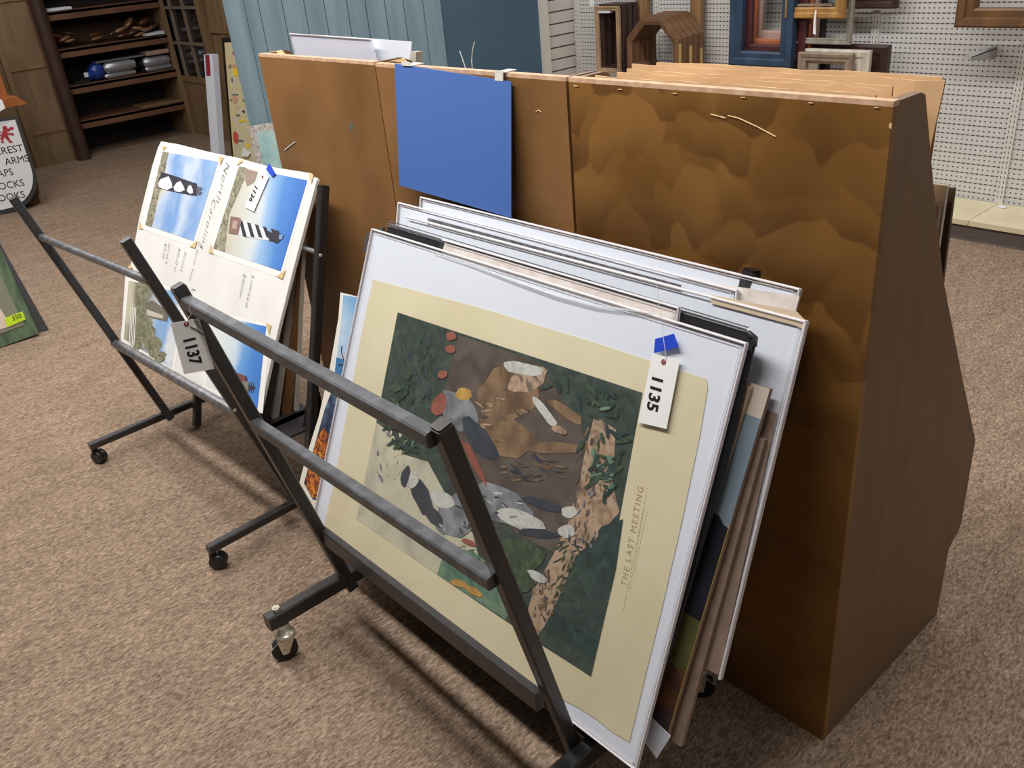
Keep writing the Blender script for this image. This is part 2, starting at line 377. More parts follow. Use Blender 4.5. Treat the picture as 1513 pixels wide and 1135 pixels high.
tag(mb.build('round_wooden_post', DKPOST), 'dark round wooden post standing in front of the bookcase', 'post')
# things on the bookcase shelves
GLB = [mat('brown_lacquer_%d' % i, rgb(*c), .25, coat=.5) for i, c in enumerate(((92, 58, 40), (128, 92, 64), (70, 46, 36), (150, 116, 86)))]
def pod(y, z, L, r, ang, m, x=-8.62):
    mb = MB(); R = Matrix.Rotation(ang, 3, 'X') @ Matrix.Rotation(.35, 3, 'Z')
    mb.ball((x, y, z), 1, sc=(r*1.6, L/2, r*.65), rot=R, n=12)
    o = mb.build('wooden_spoon_rest', m)
    return tag(o, 'glossy brown carved oval dish in the jumble on the bookcase middle shelf', 'dish', 'brown carved dishes on the middle shelf')
for k, (px, py, L, r, a) in enumerate(((83, 53, .16, .035, -.4), (96, 57, .14, .03, .3), (108, 50, .17, .026, -.3), (104, 60, .12, .022, .1), (142, 50, .15, .022, .05), (145, 56, .15, .024, .15),
        (168, 48, .12, .024, .3), (178, 44, .15, .03, .25), (182, 52, .14, .03, .1), (190, 34, .15, .038, .7), (196, 47, .15, .04, .4), (205, 42, .14, .032, -.2), (213, 31, .16, .035, .3), (218, 43, .15, .03, .1), (228, 38, .14, .03, .2), (208, 52, .15, .026, .15))):
    q = X_(px, py, -8.6); pod(q.y, max(q.z, .995), L, r, a, GLB[k % 4])
tag(MB().prism([(-8.50, 2.12, .975), (-8.50, 2.30, .975), (-8.50, 2.30, 1.0), (-8.50, 2.12, .99)], (-.2, 0, 0)).build('white_booklet', WHITE), 'white booklet lying flat at the right end of the bookcase middle shelf', 'booklet')
tag(MB().box((-8.75, 1.30, 1.287), (-8.52, 1.52, 1.31)).build('white_tray', WHITE, None, .004), 'flat white tray on the bookcase top shelf near the round post', 'tray')
SIL = mat('silver_grey_foil', rgb(172, 176, 184), .28, .55)
def bottle(y, z, L, r, name, lab, m=SIL, x=-8.58):
    t = thing(name, (x, y, z-r), lab, 'bottle')
    MB().tube([(x, y-L/2, z), (x, y-L/2+.03, z), (x, y+L/2-.05, z), (x, y+L/2, z)], [r*.55, r, r, r*.8], n=14).build('body', m, t)
    MB().tube([(x, y-L/2-.04, z), (x, y-L/2, z)], [r*.35, r*.4], n=10).build('cap', PLASB, t)
bottle(1.81, .745, .30, .05, 'silver_bottle', 'silver bottle lying beside the blue packet, upper of the two left ones')
bottle(1.80, .672, .30, .026, 'silver_tube', 'thin silver tube lying lowest beside the blue packet on the shelf')
bottle(2.17, .735, .26, .052, 'silver_bottle', 'large silver bottle lying at the right end of the second shelf')
bottle(2.18, .675, .26, .03, 'silver_tube', 'thin silver tube lying under the large silver bottle at shelf right end')
bp_ = thing('blue_packet', (-8.6, 1.58, .645), 'crumpled royal blue packet on the second bookcase shelf beside silver bottles', 'packet')
MB().ball((-8.6, 1.60, .73), .085, sc=(.7, 1, .95), n=10).ball((-8.6, 1.52, .70), .055, sc=(.7, 1, .8), n=8).build('packet_body', mat('royal_blue_foil', rgb(30, 62, 150), .35, coat=.4), bp_)
MB().box((-8.53, 1.455, .70), (-8.525, 1.49, .74)).build('packet_label', WHITE, bp_)
tag(MB().box((-8.7, 1.6, .80), (-8.55, 2.06, .815)).build('silver_rod', SIL, None, .004), 'long thin silver strip lying across the bottles beside the blue packet', 'strip')
tag(MB().box((-8.75, 2.08, .795), (-8.52, 2.31, .835)).build('pink_folded_cloth', mat('faded_pink_cloth', rgb(168, 140, 130), .8), None, .01), 'faded pink folded cloth on top of the silver bottles at shelf right', 'cloth')
tag(MB().box((-8.7, 1.36, .647), (-8.54, 1.50, .675)).box((-8.6, 1.42, .675), (-8.55, 1.50, .69)).build('small_dark_gadget', PLASB), 'small dark flat gadget left of the blue packet on the shelf', 'gadget')
tag(MB().box((-8.8, 1.9, .332), (-8.53, 2.3, .35)).build('flat_wooden_board', BRN2), 'thin flat board lying on the right half of the lowest bookcase shelf', 'board')
# glazed door
gd = thing('glazed_door', (-8.25, 2.38, 0), 'brown wooden glazed door with small panes standing right of the bookcase', 'door')
dx0, dx1 = -8.80, -7.70; dz0, dz1 = .56, 2.2
mb = MB(); mb.box((dx0, 2.36, 0), (dx0+.10, 2.4, dz1)); mb.box((dx1-.10, 2.36, 0), (dx1, 2.4, dz1)); mb.box((dx0+.1, 2.365, 0), (dx1-.1, 2.395, dz0)); mb.box((dx0+.1, 2.36, dz1-.1), (dx1-.1, 2.4, dz1)); mb.box((dx0+.1, 2.355, dz0-.04), (dx1-.1, 2.4, dz0+.01))
mb.build('door_frame', BRN2, gd)
mb = MB()
for k in (1, 2): x = dx0+.1+(dx1-dx0-.2)*k/3; mb.box((x-.012, 2.362, dz0), (x+.012, 2.386, dz1-.1))
for z in (.88, 1.20, 1.52, 1.84): mb.box((dx0+.1, 2.361, z-.012), (dx1-.1, 2.387, z+.012))
mb.build('muntins', mat('grey_worn_muntin', rgb(128, 112, 98), .6), gd)
plabel(MB().box((dx0+.1, 2.388, dz0), (dx1-.1, 2.394, dz1-.1)).build('glass', mat('dark_door_glass', rgb(36, 36, 38), .12, spec=.8), gd), 'dark glass')
# white long box and map frame leaning at the panelled wall
PF = Plane((-5.9, 1.75, 0), (1, 0, 0), (.0, .25, 1))
tb = thing('long_white_box', PF.p(322, 240), 'tall narrow white cardboard box with red label leaning upright beside the framed map', 'box')
MB().prism([PF.p(301, 81), PF.p(314, 81), PF.p(325, 243), PF.p(313, 243)], (0, .05, 0)).build('box_body', WHITE, tb)
MB().prism([PF.p(303, 81, .002), PF.p(309, 81, .002), PF.p(311, 112, .002), PF.p(305, 112, .002)], (0, .001, 0)).build('box_label', mat('dark_red_label', rgb(140, 40, 56), .5), tb)
mf = thing('framed_map', PF.p(345, 245), 'large framed pictorial map in black frame partly hidden by the blue planks', 'framed picture')
MB().prism([PF.p(327, 56), PF.p(470, 48), PF.p(500, 265), PF.p(344, 250)], (0, .03, 0)).build('frame', mat('black_frame_paint', rgb(30, 27, 26), .4), mf)
def artmat(name, cols, scale, dist=0., rough=.45, stretch=(1, 1, 1), coat=.0):
    m = bpy.data.materials.new(name); m.use_nodes = True; nt = m.node_tree; b = nt.nodes['Principled BSDF']; L = nt.links.new
    tc = nt.nodes.new('ShaderNodeTexCoord'); mp = nt.nodes.new('ShaderNodeMapping'); mp.inputs['Scale'].default_value = stretch; L(tc.outputs['Object'], mp.inputs[0])
    n = nt.nodes.new('ShaderNodeTexNoise'); n.inputs['Scale'].default_value = scale; n.inputs['Detail'].default_value = 6; n.inputs['Distortion'].default_value = dist; L(mp.outputs[0], n.inputs[0])
    r = nt.nodes.new('ShaderNodeValToRGB'); e = r.color_ramp.elements; k = len(cols)
    e[0].position = .30; e[0].color = rgb(*cols[0]); e[1].position = .70; e[1].color = rgb(*cols[-1])
    for i in range(1, k-1): q = e.new(.30+.40*i/(k-1)); q.color = rgb(*cols[i])
    L(n.outputs[0], r.inputs[0]); L(r.outputs[0], b.inputs['Base Color']); b.inputs['Roughness'].default_value = rough; b.inputs['Coat Weight'].default_value = coat
    return m
MAPM = artmat('pictorial_map', ((190, 176, 140), (212, 204, 176), (200, 194, 172), (214, 200, 130), (200, 194, 178), (180, 140, 116)), 7, 1.5)
MB().prism([PF.p(331.5, 63, .003), PF.p(470, 55, .003), PF.p(495, 262, .003), PF.p(346, 246, .003)], (0, .002, 0)).build('frame_liner', mat('gold_liner', rgb(216, 200, 150), .4), mf)
mb = MB(); mb.prism([PF.p(334, 66, .005), PF.p(468, 58, .005), PF.p(492, 258, .005), PF.p(348, 244, .005)], (0, .002, 0), MAPM)
def blobp(pl, cx, cy, rx, ry, d, jit=.2, n=12, rot=0.):
    pts = []
    for i in range(n):
        a = 2*PI*i/n; k = 1+random.uniform(-jit, jit); x, y = rx*k*math.cos(a), ry*k*math.sin(a)
        pts.append(pl.p(cx+x*math.cos(rot)-y*math.sin(rot), cy+x*math.sin(rot)+y*math.cos(rot), d))
    return pts
CY = mat('map_yellow', rgb(236, 204, 60), .5); CR = mat('map_red', rgb(196, 82, 70), .5); CP_ = mat('map_pink', rgb(206, 160, 140), .5); CG = mat('map_green', rgb(110, 128, 110), .5); CBk = mat('map_dark', rgb(70, 66, 60), .5)
for cx, cy, rx, ry, mm in ((348, 106, 5, 7, CY), (347, 97, 4, 3, CP_), (347, 146, 4, 7, CP_), (347, 140, 5, 1.5, CG), (346, 78, 3, 3, CR), (341, 148, 1, 1.5, CBk), (351, 170, 3, 2, CG), (360, 165, 2, 2, CBk), (348, 203, 4, 10, CR), (366, 215, 3, 3, CY), (357, 178, 6, 2, CY), (340, 98, 1.5, 3, CG), (342, 130, 1.5, 2, CY), (361, 148, 3, 2, CG), (356, 208, 5, 1.5, CG), (343, 118, 1.3, 3, CG)):
    mb.poly(blobp(PF, cx, cy, rx, ry, .0082), mm)
mb.build('map_sheet', None, mf)
tag(MB().prism([PF.p(359, 218, .02), PF.p(370, 226, .02), PF.p(366, 232, .02), PF.p(356, 231, .02)], (0, .001, 0)).build('paper_price_tag', TAGP), 'small white price tag hanging on the lower part of the framed map', 'tag')
# small framed teal picture leaning on the blue planks
TF = Plane((-3.9, .88, 0), (1, .12, 0), (-.02, .12, 1))
tf = thing('framed_print', TF.p(400, 300), 'small picture with white ornate frame and pale teal image leaning on the blue planks', 'framed picture')
FRW = mat('white_ornate_frame', rgb(206, 204, 200), .6, c2=rgb(150, 140, 138), scale=60)
MB().prism([TF.p(368, 187), TF.p(425, 178), TF.p(478, 432), TF.p(421, 432)], (0, .02, 0)).build('frame', FRW, tf)
TEALI = artmat('pale_teal_image', ((128, 170, 172), (160, 196, 196), (176, 206, 204), (186, 150, 140)), 6)
MB().prism([TF.p(379, 195.5, .003), TF.p(422, 189, .003), TF.p(448, 320, .003), TF.p(405, 322, .003)], (0, .002, 0)).build('picture', TEALI, tf)

# ------------------------------------------------------------------ shield sign and things at the left edge
q = math.radians(74.25); SG = Plane(Z_(10, 316), (math.cos(q), math.sin(q), 0), (-.16, .05, 1))
sg = thing('shield_sign', SG.o, 'white shield-shaped shop sign with black border and red lion standing on the carpet', 'sign')
SW, SH = .30, .70
def shield(w, h, top, b0):
    pts = [(-w, top), (-w, b0+h*.42)]
    for i in range(1, 8): a = PI/2*i/8; pts.append((-w*math.cos(a)**.9, b0+h*.42*(1-math.sin(a))))
    pts.append((0, b0)); return pts+[(-x, y) for x, y in reversed(pts[:-1])]
def sgp(px, py, d): return SG.p(px, py, d)
# centre line and half width from the visible right edge
edge = SG.p(52.5, 252); cxl = (edge-SG.o).dot(SG.a)-SW
tpz = (SG.p(25, 172)-SG.o).dot(SG.u)
mb = MB(); mb.prism([SG.w(cxl+x, y, 0) for x, y in shield(SW, tpz, tpz, 0)], -SG.n*.03); mb.build('border', mat('black_sign_border', rgb(26, 30, 30), .5), sg)
mb = MB(); mb.prism([SG.w(cxl+x, y, .002) for x, y in shield(SW-.024, tpz-.06, tpz-.02, .035)], -SG.n*.002); mb.build('face', mat('sign_white', rgb(214, 216, 222), .6), sg)
for s_, px, py, sz, sx in (('CREST', -8, 230, .072, .98), ('ARMS', 8.5, 244, .072, .92), ('MAPS', -13, 264, .072, .9), ('CLOCKS', -19, 284, .072, .95), ('BOOKS', -10, 300, .072, .95)):
    text(s_, SG.p(px, py, .004), SG.a, SG.u, sz, INK, sg, sx=sx)
# red lion rampant
LION = mat('lion_red', rgb(164, 26, 44), .6)
mb = MB()
def lp(pts): mb.prism([SG.p(x/3.7825, y/3.7825, .004) for x, y in pts], SG.n*.001)
lp([(12, 712), (24, 702), (38, 706), (42, 720), (40, 735), (44, 748), (46, 764), (36, 772), (20, 768), (8, 758), (10, 742), (16, 730)])
lp([(40, 722), (52, 716), (58, 708), (66, 712), (72, 708), (78, 716), (72, 726), (60, 726), (48, 736), (40, 734)])
lp([(42, 742), (56, 744), (66, 742), (76, 746), (80, 754), (70, 758), (56, 754), (44, 754)])
lp([(30, 766), (44, 762), (54, 772), (58, 784), (70, 790), (70, 798), (52, 798), (44, 786), (34, 778)])
lp([(8, 760), (22, 768), (20, 780), (14, 788), (24, 794), (22, 800), (6, 798), (8, 784), (0, 776)])
lp([(10, 756), (0, 764), (-8, 754), (-8, 740), (0, 730), (6, 738), (-1, 744), (2, 752)])
mb.build('lion_emblem', LION, sg)
ORW = mat('orange_wood', rgb(176, 106, 54), .5, c2=rgb(150, 84, 40), scale=10, stretch=(1, 1, .2))
ow = thing('orange_wood_stand', (-7.05, .1, .62), 'orange wooden stand with a moulded foot at the left edge above the shield sign', 'stand')
a0 = X_(14, 150, -7.0)
MB().box((-7.25, a0.y-.5, a0.z+.02), (-7.0, a0.y, 1.5)).build('panel', ORW, ow)
MB().prism([(-7.25, a0.y-.5, a0.z-.03), (-7.25, a0.y+.10, a0.z-.03), (-7.25, a0.y+.05, a0.z+.03), (-7.25, a0.y-.5, a0.z+.03)], (.32, 0, 0)).build('moulding', ORW, ow)
wc = thing('wooden_chest', (-7.2, .1, 0), 'brown wooden chest standing behind the shield sign', 'chest')
CH = mat('chest_brown', rgb(98, 66, 46), .5, c2=rgb(76, 50, 36), scale=10)
mb = MB(); mb.box((-7.40, -.6, .06), (-7.02, .36, .62)); mb.build('body', CH, wc, .01)
MB().ball((-7.05, .36, .14), .1, sc=(.8, .75, 1.3), n=12).build('rounded_foot', CH, wc)
MB().box((-7.42, -.6, 0), (-7.0, .40, .07)).build('plinth', CH, wc, .01)
tag(MB().prism([SG.p(-6, 143, .08), SG.p(3, 148, .08), SG.p(8, 160, .08), SG.p(-6, 168, .08)], (-.002, 0, 0)).build('white_paper_label', TAGP), 'white paper label hanging at the left edge under the orange wood stand', 'label')
# green framed picture, lower left
GP = Plane(Z_(58, 497), (.03, 1, 0), (-.16, .0, 1))
gf = thing('green_framed_picture', GP.o, 'weathered green framed picture with grey mat leaning at the left edge', 'framed picture')
GRN = mat('weathered_green_frame', rgb(98, 120, 92), .7, c2=rgb(66, 84, 62), scale=24, stretch=(1, 1, .25))
MB().prism([GP.p(0, 366), GP.p(58, 493), GP.p(-12, 519), GP.p(-60, 380)], -GP.n*.03).build('frame', GRN, gf, .004)
MB().prism([GP.p(-10, 385, .003), GP.p(36, 480, .003), GP.p(-12, 498, .003), GP.p(-50, 400, .003)], GP.n*.001).build('mat', mat('grey_green_mat', rgb(128, 128, 112), .8), gf)
MB().prism([GP.p(-10, 440, .005), GP.p(17, 482, .005), GP.p(-12, 490, .005), GP.p(-40, 450, .005)], GP.n*.001).build('picture', mat('pale_picture', rgb(214, 198, 182), .7), gf)
ls = tag(MB().prism([GP.p(7, 470, .008), GP.p(33, 460, .008), GP.p(38, 472, .008), GP.p(10, 484, .008)], GP.n*.001).build('price_sticker', mat('lime_sticker', rgb(190, 226, 40), .5)), 'lime green price sticker stuck on the green picture frame', 'sticker')
text('350', GP.p(19, 474, .0105), GP.p(30, 470, .0105)-GP.p(19, 474, .0105), GP.u, .030, INK, None, 'sticker_number').parent = None
ls2 = bpy.data.objects['sticker_number']; mwv = ls2.data; mwv.transform(Matrix.Translation(-ls.location)); ls2.parent = ls
tag(MB().prism([(-4.06, -.405, .0), (-4.09, -.60, .0), (-4.30, -.60, .55), (-4.28, -.45, .50)], (-.02, 0, 0)).build('dark_backing_panel', RUBBER), 'dark thin panel leaning behind the green framed picture', 'panel')

# ------------------------------------------------------------------ frames on the pegboard wall
def ring(mb, x0, x1, z0, z1, y, w, d, m=None, prof=True):
    """picture frame: outer box x0..x1, z0..z1, front face at y, face width w, depth d"""
    def rect(i, yy): return [(x0+i, yy, z0+i), (x1-i, yy, z0+i), (x1-i, yy, z1-i), (x0+i, yy, z1-i)]
    loops = [rect(0, y+d), rect(0, y+d*.12), rect(w*.12, y), rect(w*.45, y+.002), rect(w*.55, y+d*.22), rect(w*.88, y+d*.22), rect(w, y+d*.34), rect(w, y+d)]
    vs = [p for l in loops for p in l]; fs = []; n = len(loops)
    for i in range(n):
        j = (i+1) % n
        for k in range(4): fs.append((i*4+k, i*4+(k+1) % 4, j*4+(k+1) % 4, j*4+k))
    return mb.add(vs, fs, m)
WD = {k: mat('frame_'+k, rgb(*c), .45, c2=rgb(*[int(v*.8) for v in c]), scale=20, stretch=(1, 1, .3)) for k, c in dict(
    lightoak=(186, 152, 120), dark=(62, 42, 36), walnut=(120, 86, 58), tan=(148, 112, 76), navy=(48, 70, 96), gold=(176, 130, 66), white=(214, 206, 192), taupe=(150, 130, 112),
    espresso=(58, 34, 30), silver=(150, 144, 132), pink=(186, 156, 146), orange=(178, 104, 66), maroon=(84, 38, 44), antique=(110, 76, 42), black=(30, 28, 30), green=(40, 60, 56), bronze=(92, 62, 42)).items()}
def frame(px0, py0, px1, py1, y, w, d, mk, lab, grp=None, ext=(0, 0), name='picture_frame'):
    a = Y_(px0, py1, y); b = Y_(px1, py1, y); t = Y_(px0, py0, y)
    x0, x1 = a.x, b.x; z0 = (a.z+b.z)/2; z1 = t.z+ext[1]
    mb = MB(); ring(mb, x0, x1, z0, z1, y, w, d)
    return tag(mb.build(name, WD[mk]), lab, 'picture frame', grp)
def frameW(x0, x1, z0, z1, y, w, d, mk, lab, grp=None):
    mb = MB(); ring(mb, x0, x1, z0, z1, y, w, d)
    return tag(mb.build('picture_frame', WD[mk]), lab, 'picture frame', grp)
# narrow stack at the far left: light oak in front, dark ones behind
frameW(-3.665, -3.455, .685, 1.095, 3.26, .028, .022, 'lightoak', 'narrow light oak frame hanging foremost at the left end of the pegboard')
for k in range(3):
    frameW(-3.65+.012*k, -3.44+.008*k, .69+.006*k, 1.105, 3.288+.045*k, .03, .038, 'dark', ('narrow dark brown frame directly behind the light oak frame', 'middle one of the narrow dark frames behind the light oak frame', 'rearmost narrow dark frame of the stack behind the light oak frame')[k])
tag(MB().box((-3.63, 3.262, 1.055), (-3.53, 3.30, 1.066)).build('hanging_bracket', WHITE), 'white bracket tip holding the narrow light oak frame', 'bracket')
frameW(-3.465, -2.95, .60, 1.55, 3.44, .085, .05, 'tan', 'tall tan wooden frame hanging behind the clipped-corner frames')
# clipped-corner frames
def octring(x0, x1, z0, z1, y, w, d, c, cut=.12):
    def loop(i, yy):
        k = cut-i*.4142*1.0
        return [(x0+i, yy, z0+i+k), (x0+i+k, yy, z0+i), (x1-i-k, yy, z0+i), (x1-i, yy, z0+i+k), (x1-i, yy, z1-i-k), (x1-i-k, yy, z1-i), (x0+i+k, yy, z1-i), (x0+i, yy, z1-i-k)]
    loops = [loop(0, y+d), loop(0, y), loop(w*.5, y-.003), loop(w, y+.002), loop(w, y+d)]; n = len(loops)
    vs = [p for l in loops for p in l]; fs = []
    for i in range(n):
        j = (i+1) % n
        for k in range(8): fs.append((i*8+k, i*8+(k+1) % 8, j*8+(k+1) % 8, j*8+k))
    mb = MB().add(vs, fs, c)
    return mb
for k in range(5):
    y = 3.20+.045*k; dx = .005*k
    o = tag(octring(-3.335+dx, -2.925+dx*1.2, .62, 1.035+.004*k, y, .04, .036, WD['walnut']).build('clipped_corner_frame', None),
        ('foremost', 'second', 'third', 'fourth', 'rearmost')[k]+' brown octagonal frame, counted from the front of the clipped-corner stack', 'picture frame', 'stack of clipped-corner frames')
    if k in (0, 2, 4):
        MB().box((-2.926+dx*1.2, y+.004, .77-.012*k), (-2.9235+dx*1.2, y+.03, .89-.012*k)).build('corner_tag', mat('kraft_tag', rgb(196, 164, 104), .7), o)
# navy frame with others inside and behind
frameW(-2.60, -2.19, .775, 1.40, 3.25, .078, .05, 'navy', 'large navy blue wooden frame hanging at the centre of the pegboard')
frameW(-2.575, -2.14, .80, 1.38, 3.305, .085, .03, 'maroon', 'maroon frame hanging directly behind the navy blue frame')
frameW(-2.57, -2.13, .825, 1.36, 3.34, .085, .03, 'orange', 'orange brown frame hanging behind the maroon frame inside the navy one')
frameW(-2.56, -2.12, .86, 1.35, 3.375, .09, .04, 'pink', 'dusty pink frame hanging deepest inside the navy blue frame')
frameW(-2.58, -2.10, .735, 1.30, 3.42, .075, .03, 'black', 'black frame hanging nearest the pegboard behind the navy frame, its bottom below it')
frameW(-2.36, -2.06, .70, .79, 3.345, .03, .03, 'black', 'small black frame whose top shows under the navy blue frame')
# gold, silver, dark
frameW(-2.25, -1.90, 1.03, 1.35, 3.26, .055, .03, 'gold', 'gold wooden frame hanging at the top right of the navy frame')
frameW(-2.27, -1.88, .895, 1.32, 3.31, .03, .025, 'silver', 'thin grey silver frame hanging behind the gold frame')
tag(MB().box((-2.19, 3.27, 1.062), (-1.97, 3.30, 1.075)).box((-2.18, 3.275, 1.09), (-1.98, 3.30, 1.10)).build('frame_hanger_rails', WD['taupe']), 'two thin brown strips seen inside the gold frame', 'strip')
frameW(-2.0, -1.70, 1.06, 1.45, 3.42, .06, .03, 'espresso', 'dark brown frame hanging nearest the wall right of the gold frame')
tg = Y_(1204, 14, 3.255)
tag(MB().prism([Y_(1204.5, 15, 3.25), Y_(1206.5, 15, 3.25), Y_(1205, 33, 3.25), Y_(1205.5, 51, 3.25), Y_(1201, 50, 3.25), Y_(1202, 32, 3.25)], (0, .001, 0)).build('paper_hang_tag', TAGP), 'white paper tag hanging from the gold frame', 'tag')
# white, taupe, espresso group
frameW(-2.15, -1.83, .55, .858, 3.26, .045, .03, 'taupe', 'taupe moulded frame hanging in front of the white frame')
frameW(-2.13, -1.755, .56, .872, 3.295, .075, .03, 'white', 'off-white frame hanging between the taupe and dark brown frames')
frameW(-2.12, -1.69, .56, .89, 3.36, .09, .04, 'espresso', 'wide dark brown frame hanging behind the off-white frame')
frameW(-1.36, -.92, .985, 1.45, 3.33, .085, .06, 'antique', 'antique bronze moulded frame hanging alone at the upper right of the pegboard')
tag(MB().box((-3.80, 3.36, 1.085), (-3.755, 3.361, 1.20)).build('paper_price_card', TAGP), 'small white card at the top of the pegboard above the narrow frames', 'card')
bk = thing('shelf_bracket', (-1.2, WY-.012, .84), 'empty grey steel shelf bracket sticking out of the pegboard wall', 'bracket')
b1 = Y_(1474, 83, WY-.012)
MB().prism([(b1.x-.012, WY-.012, .885), (b1.x-.012, WY-.012, .82), (b1.x-.012, 3.22, .855), (b1.x-.012, 3.22, .87)], (.004, 0, 0)).box((b1.x-.045, 3.22, .868), (b1.x-.008, WY-.012, .873)).build('arm', mat('bracket_grey', rgb(176, 176, 178), .4, .4), bk)

# ------------------------------------------------------------------ print bins (cabinets)
PROF = [(0.001, 0.0), (0.001, 1.328), (.085, 1.328), (.10, 1.322), (.167, 1.175), (.265, .972), (.431, .705), (.572, .486), (.580, .25), (.568, .232), (.535, .208), (.529, .196), (.529, 0)]
def bin_(x0, x1, m, lab, dz=0.):
    t = thing('print_bin', ((x0+x1)/2, 0, 0), lab, 'display bin', None)
    MB().box((x0, 0, 0), (x1, .016, 1.322+dz)).build('back_panel', m, t)
    MB().box((x0, 0, 1.322+dz), (x1, .018, 1.330+dz)).build('top_edge', PLYEDGE, t)
    for xs in (x0+.0005, x1-.0165):
        MB().prism([(xs, .017 if y < .01 else y, z+(dz if z > 1.3 else 0)) for y, z in PROF], (.016, 0, 0)).build('side_panel', SIDE, t)
    MB().box((x0+.018, .017, .08), (x1-.018, .52, .1)).build('bottom_shelf', SIDE, t)
    MB().box((x0+.018, .50, .1), (x1-.018, .515, .30)).build('front_lip', SIDE, t)
    MB().hexa([(x0+.018, .25, .12), (x1-.018, .25, .12), (x1-.018, .262, .12), (x0+.018, .262, .12), (x0+.018, .17, .95), (x1-.018, .17, .95), (x1-.018, .18, .95), (x0+.018, .18, .95)]).build('divider', SIDE, t)
    return t
bR = bin_(-.660, 0, STAIN_B, 'right brown wooden print bin with cloudy stained back panel, nearest the camera')
bM = bin_(-1.337, -.668, STAIN_A, 'middle brown wooden print bin with the blue board hanging on its back')
bL = bin_(-1.956, -1.341, STAIN_A, 'left brown wooden print bin, furthest along the row, clear sleeve in it', .003)
SCR = mat('pale_scratch', rgb(226, 190, 140), .6)
def scratch(pts, r, par, m=SCR): MB().tube([Y_(x, y, -.0006) for x, y in pts], r, n=5).build('scratch', m, par)
scratch([(1050, 169), (1058, 171), (1066, 173), (1072, 175)], .0012, bR); scratch([(1076, 171), (1092, 175), (1120, 188), (1146, 202)], .0012, bR)
for x, y in ((850, 127), (915, 132), (996, 138), (1097, 144), (1197, 152), (1294, 159)):
    plabel(MB().tube([Y_(x-2, y, -.001), Y_(x+4, y+.6, -.001)], .0009, n=5).build('staple', SCR, bR), 'bright staple')
MB().poly([Y_(1314, 182, -.0006), Y_(1318, 182, -.0006), Y_(1317, 191, -.0006), Y_(1313, 188, -.0006)]).build('chip', SCR, bR)
scratch([(421, 222), (428, 216), (436, 210)], .0016, bL, STRING)
scratch([(792, 165), (796, 163), (800, 166)], .001, bM)
MB().poly([Y_(x, y, -.0006) for x, y in ((516, 184), (520, 181), (522, 188), (520, 194), (516, 192))]).build('paint_spot', mat('teal_paint_spot', rgb(84, 104, 96), .6), bL)
# cardboard dividers in the right bin
def leaf(name, m, lab, cat, pts, n, t, group=None, edge=None):
    o = MB().prism(pts, Vector(n)*t).build(name, m); return tag(o, lab, cat, group)
for k, (x0, x1, y, z, lab) in enumerate(((-.575, -.006, .165, 1.337, 'rearmost cardboard divider sheet standing highest in the right print bin'),
        (-.628, .004, .150, 1.333, 'widest cardboard divider sheet, its creased right corner reaching past the bin side'),
        (-.612, -.060, .115, 1.329, 'third cardboard divider sheet from the back panel in the right print bin'),
        (-.600, -.035, .075, 1.331, 'second cardboard divider sheet behind the back panel of the right print bin'),
        (-.632, -.050, .045, 1.328, 'cardboard sheet directly behind the back panel of the right print bin'))):
    mb = MB(); yb = y*.5+.05
    n_ = 14; top = []; jit = [random.uniform(-.002, .002) for _ in range(n_+1)]
    for i in range(n_+1): top.append((x0+(x1-x0)*i/n_, y+jit[i], z+jit[i]*.6))
    if k == 3: top[-2] = (top[-2][0], y, z); top[-1] = (x1, y-.0, z-.012)
    mid = [(x, yb+(yy-yb)*.8, 1.05) for x, yy, zz in top]; bot = [(x, yb, .12) for x, yy, zz in top]
    if k == 1: bot = [(min(x, -.02), yb, .12) for x, yy, zz in top]; mid = [(min(x, -.018), yb+(yy-yb)*.8, 1.05) for x, yy, zz in top]
    for off, fl in ((0, False), (.0035, True)):
        vs = [Vector(p)+Vector((0, off, 0)) for p in top+mid+bot]; m_ = n_+1; fs = []
        for r_ in range(2):
            for i in range(n_): fs.append((r_*m_+i, r_*m_+i+1, (r_+1)*m_+i+1, (r_+1)*m_+i))
        mb.add(vs, fs, CARDB)
    vs = [Vector(p) for p in top]+[Vector(p)+Vector((0, .0035, 0)) for p in top]
    mb.add(vs, [(i, i+1, n_+2+i, n_+1+i) for i in range(n_)], CARDE)
    tag(mb.build('cardboard_sheet', None), lab, 'cardboard')
# matted prints in the lower tier of the right bin
t0 = X_(1413, 277, -.03)
for k, (y, z, m_, lab) in enumerate(((.336, 1.118, 'bronze', 'brown wooden panel standing foremost in the lower tier of the right bin'), (.305, 1.13, 'white', 'white-edged mat behind the brown panel in the right bin lower tier'),
        (.285, 1.10, 'taupe', 'taupe mat in the lower tier of the right bin, behind the white-edged one'), (.268, 1.085, 'pink', 'dusty pink mat in the lower tier of the right bin'), (.25, 1.06, 'lightoak', 'light cream mat deepest in the lower tier of the right bin'))):
    zb = (.45, .95, .9, .88, .84)[k]
    lo = .20 if k == 0 else .8
    pts = [(-.60, y+(0.06 if k == 0 else 0), lo), (-.03, y+(.05 if k == 0 else 0), lo), (-.03, y, z), (-.60, y, z)]
    tag(MB().prism(pts, (0, -.008, 0)).build('mat_board', WD[m_]), lab, 'mat board')
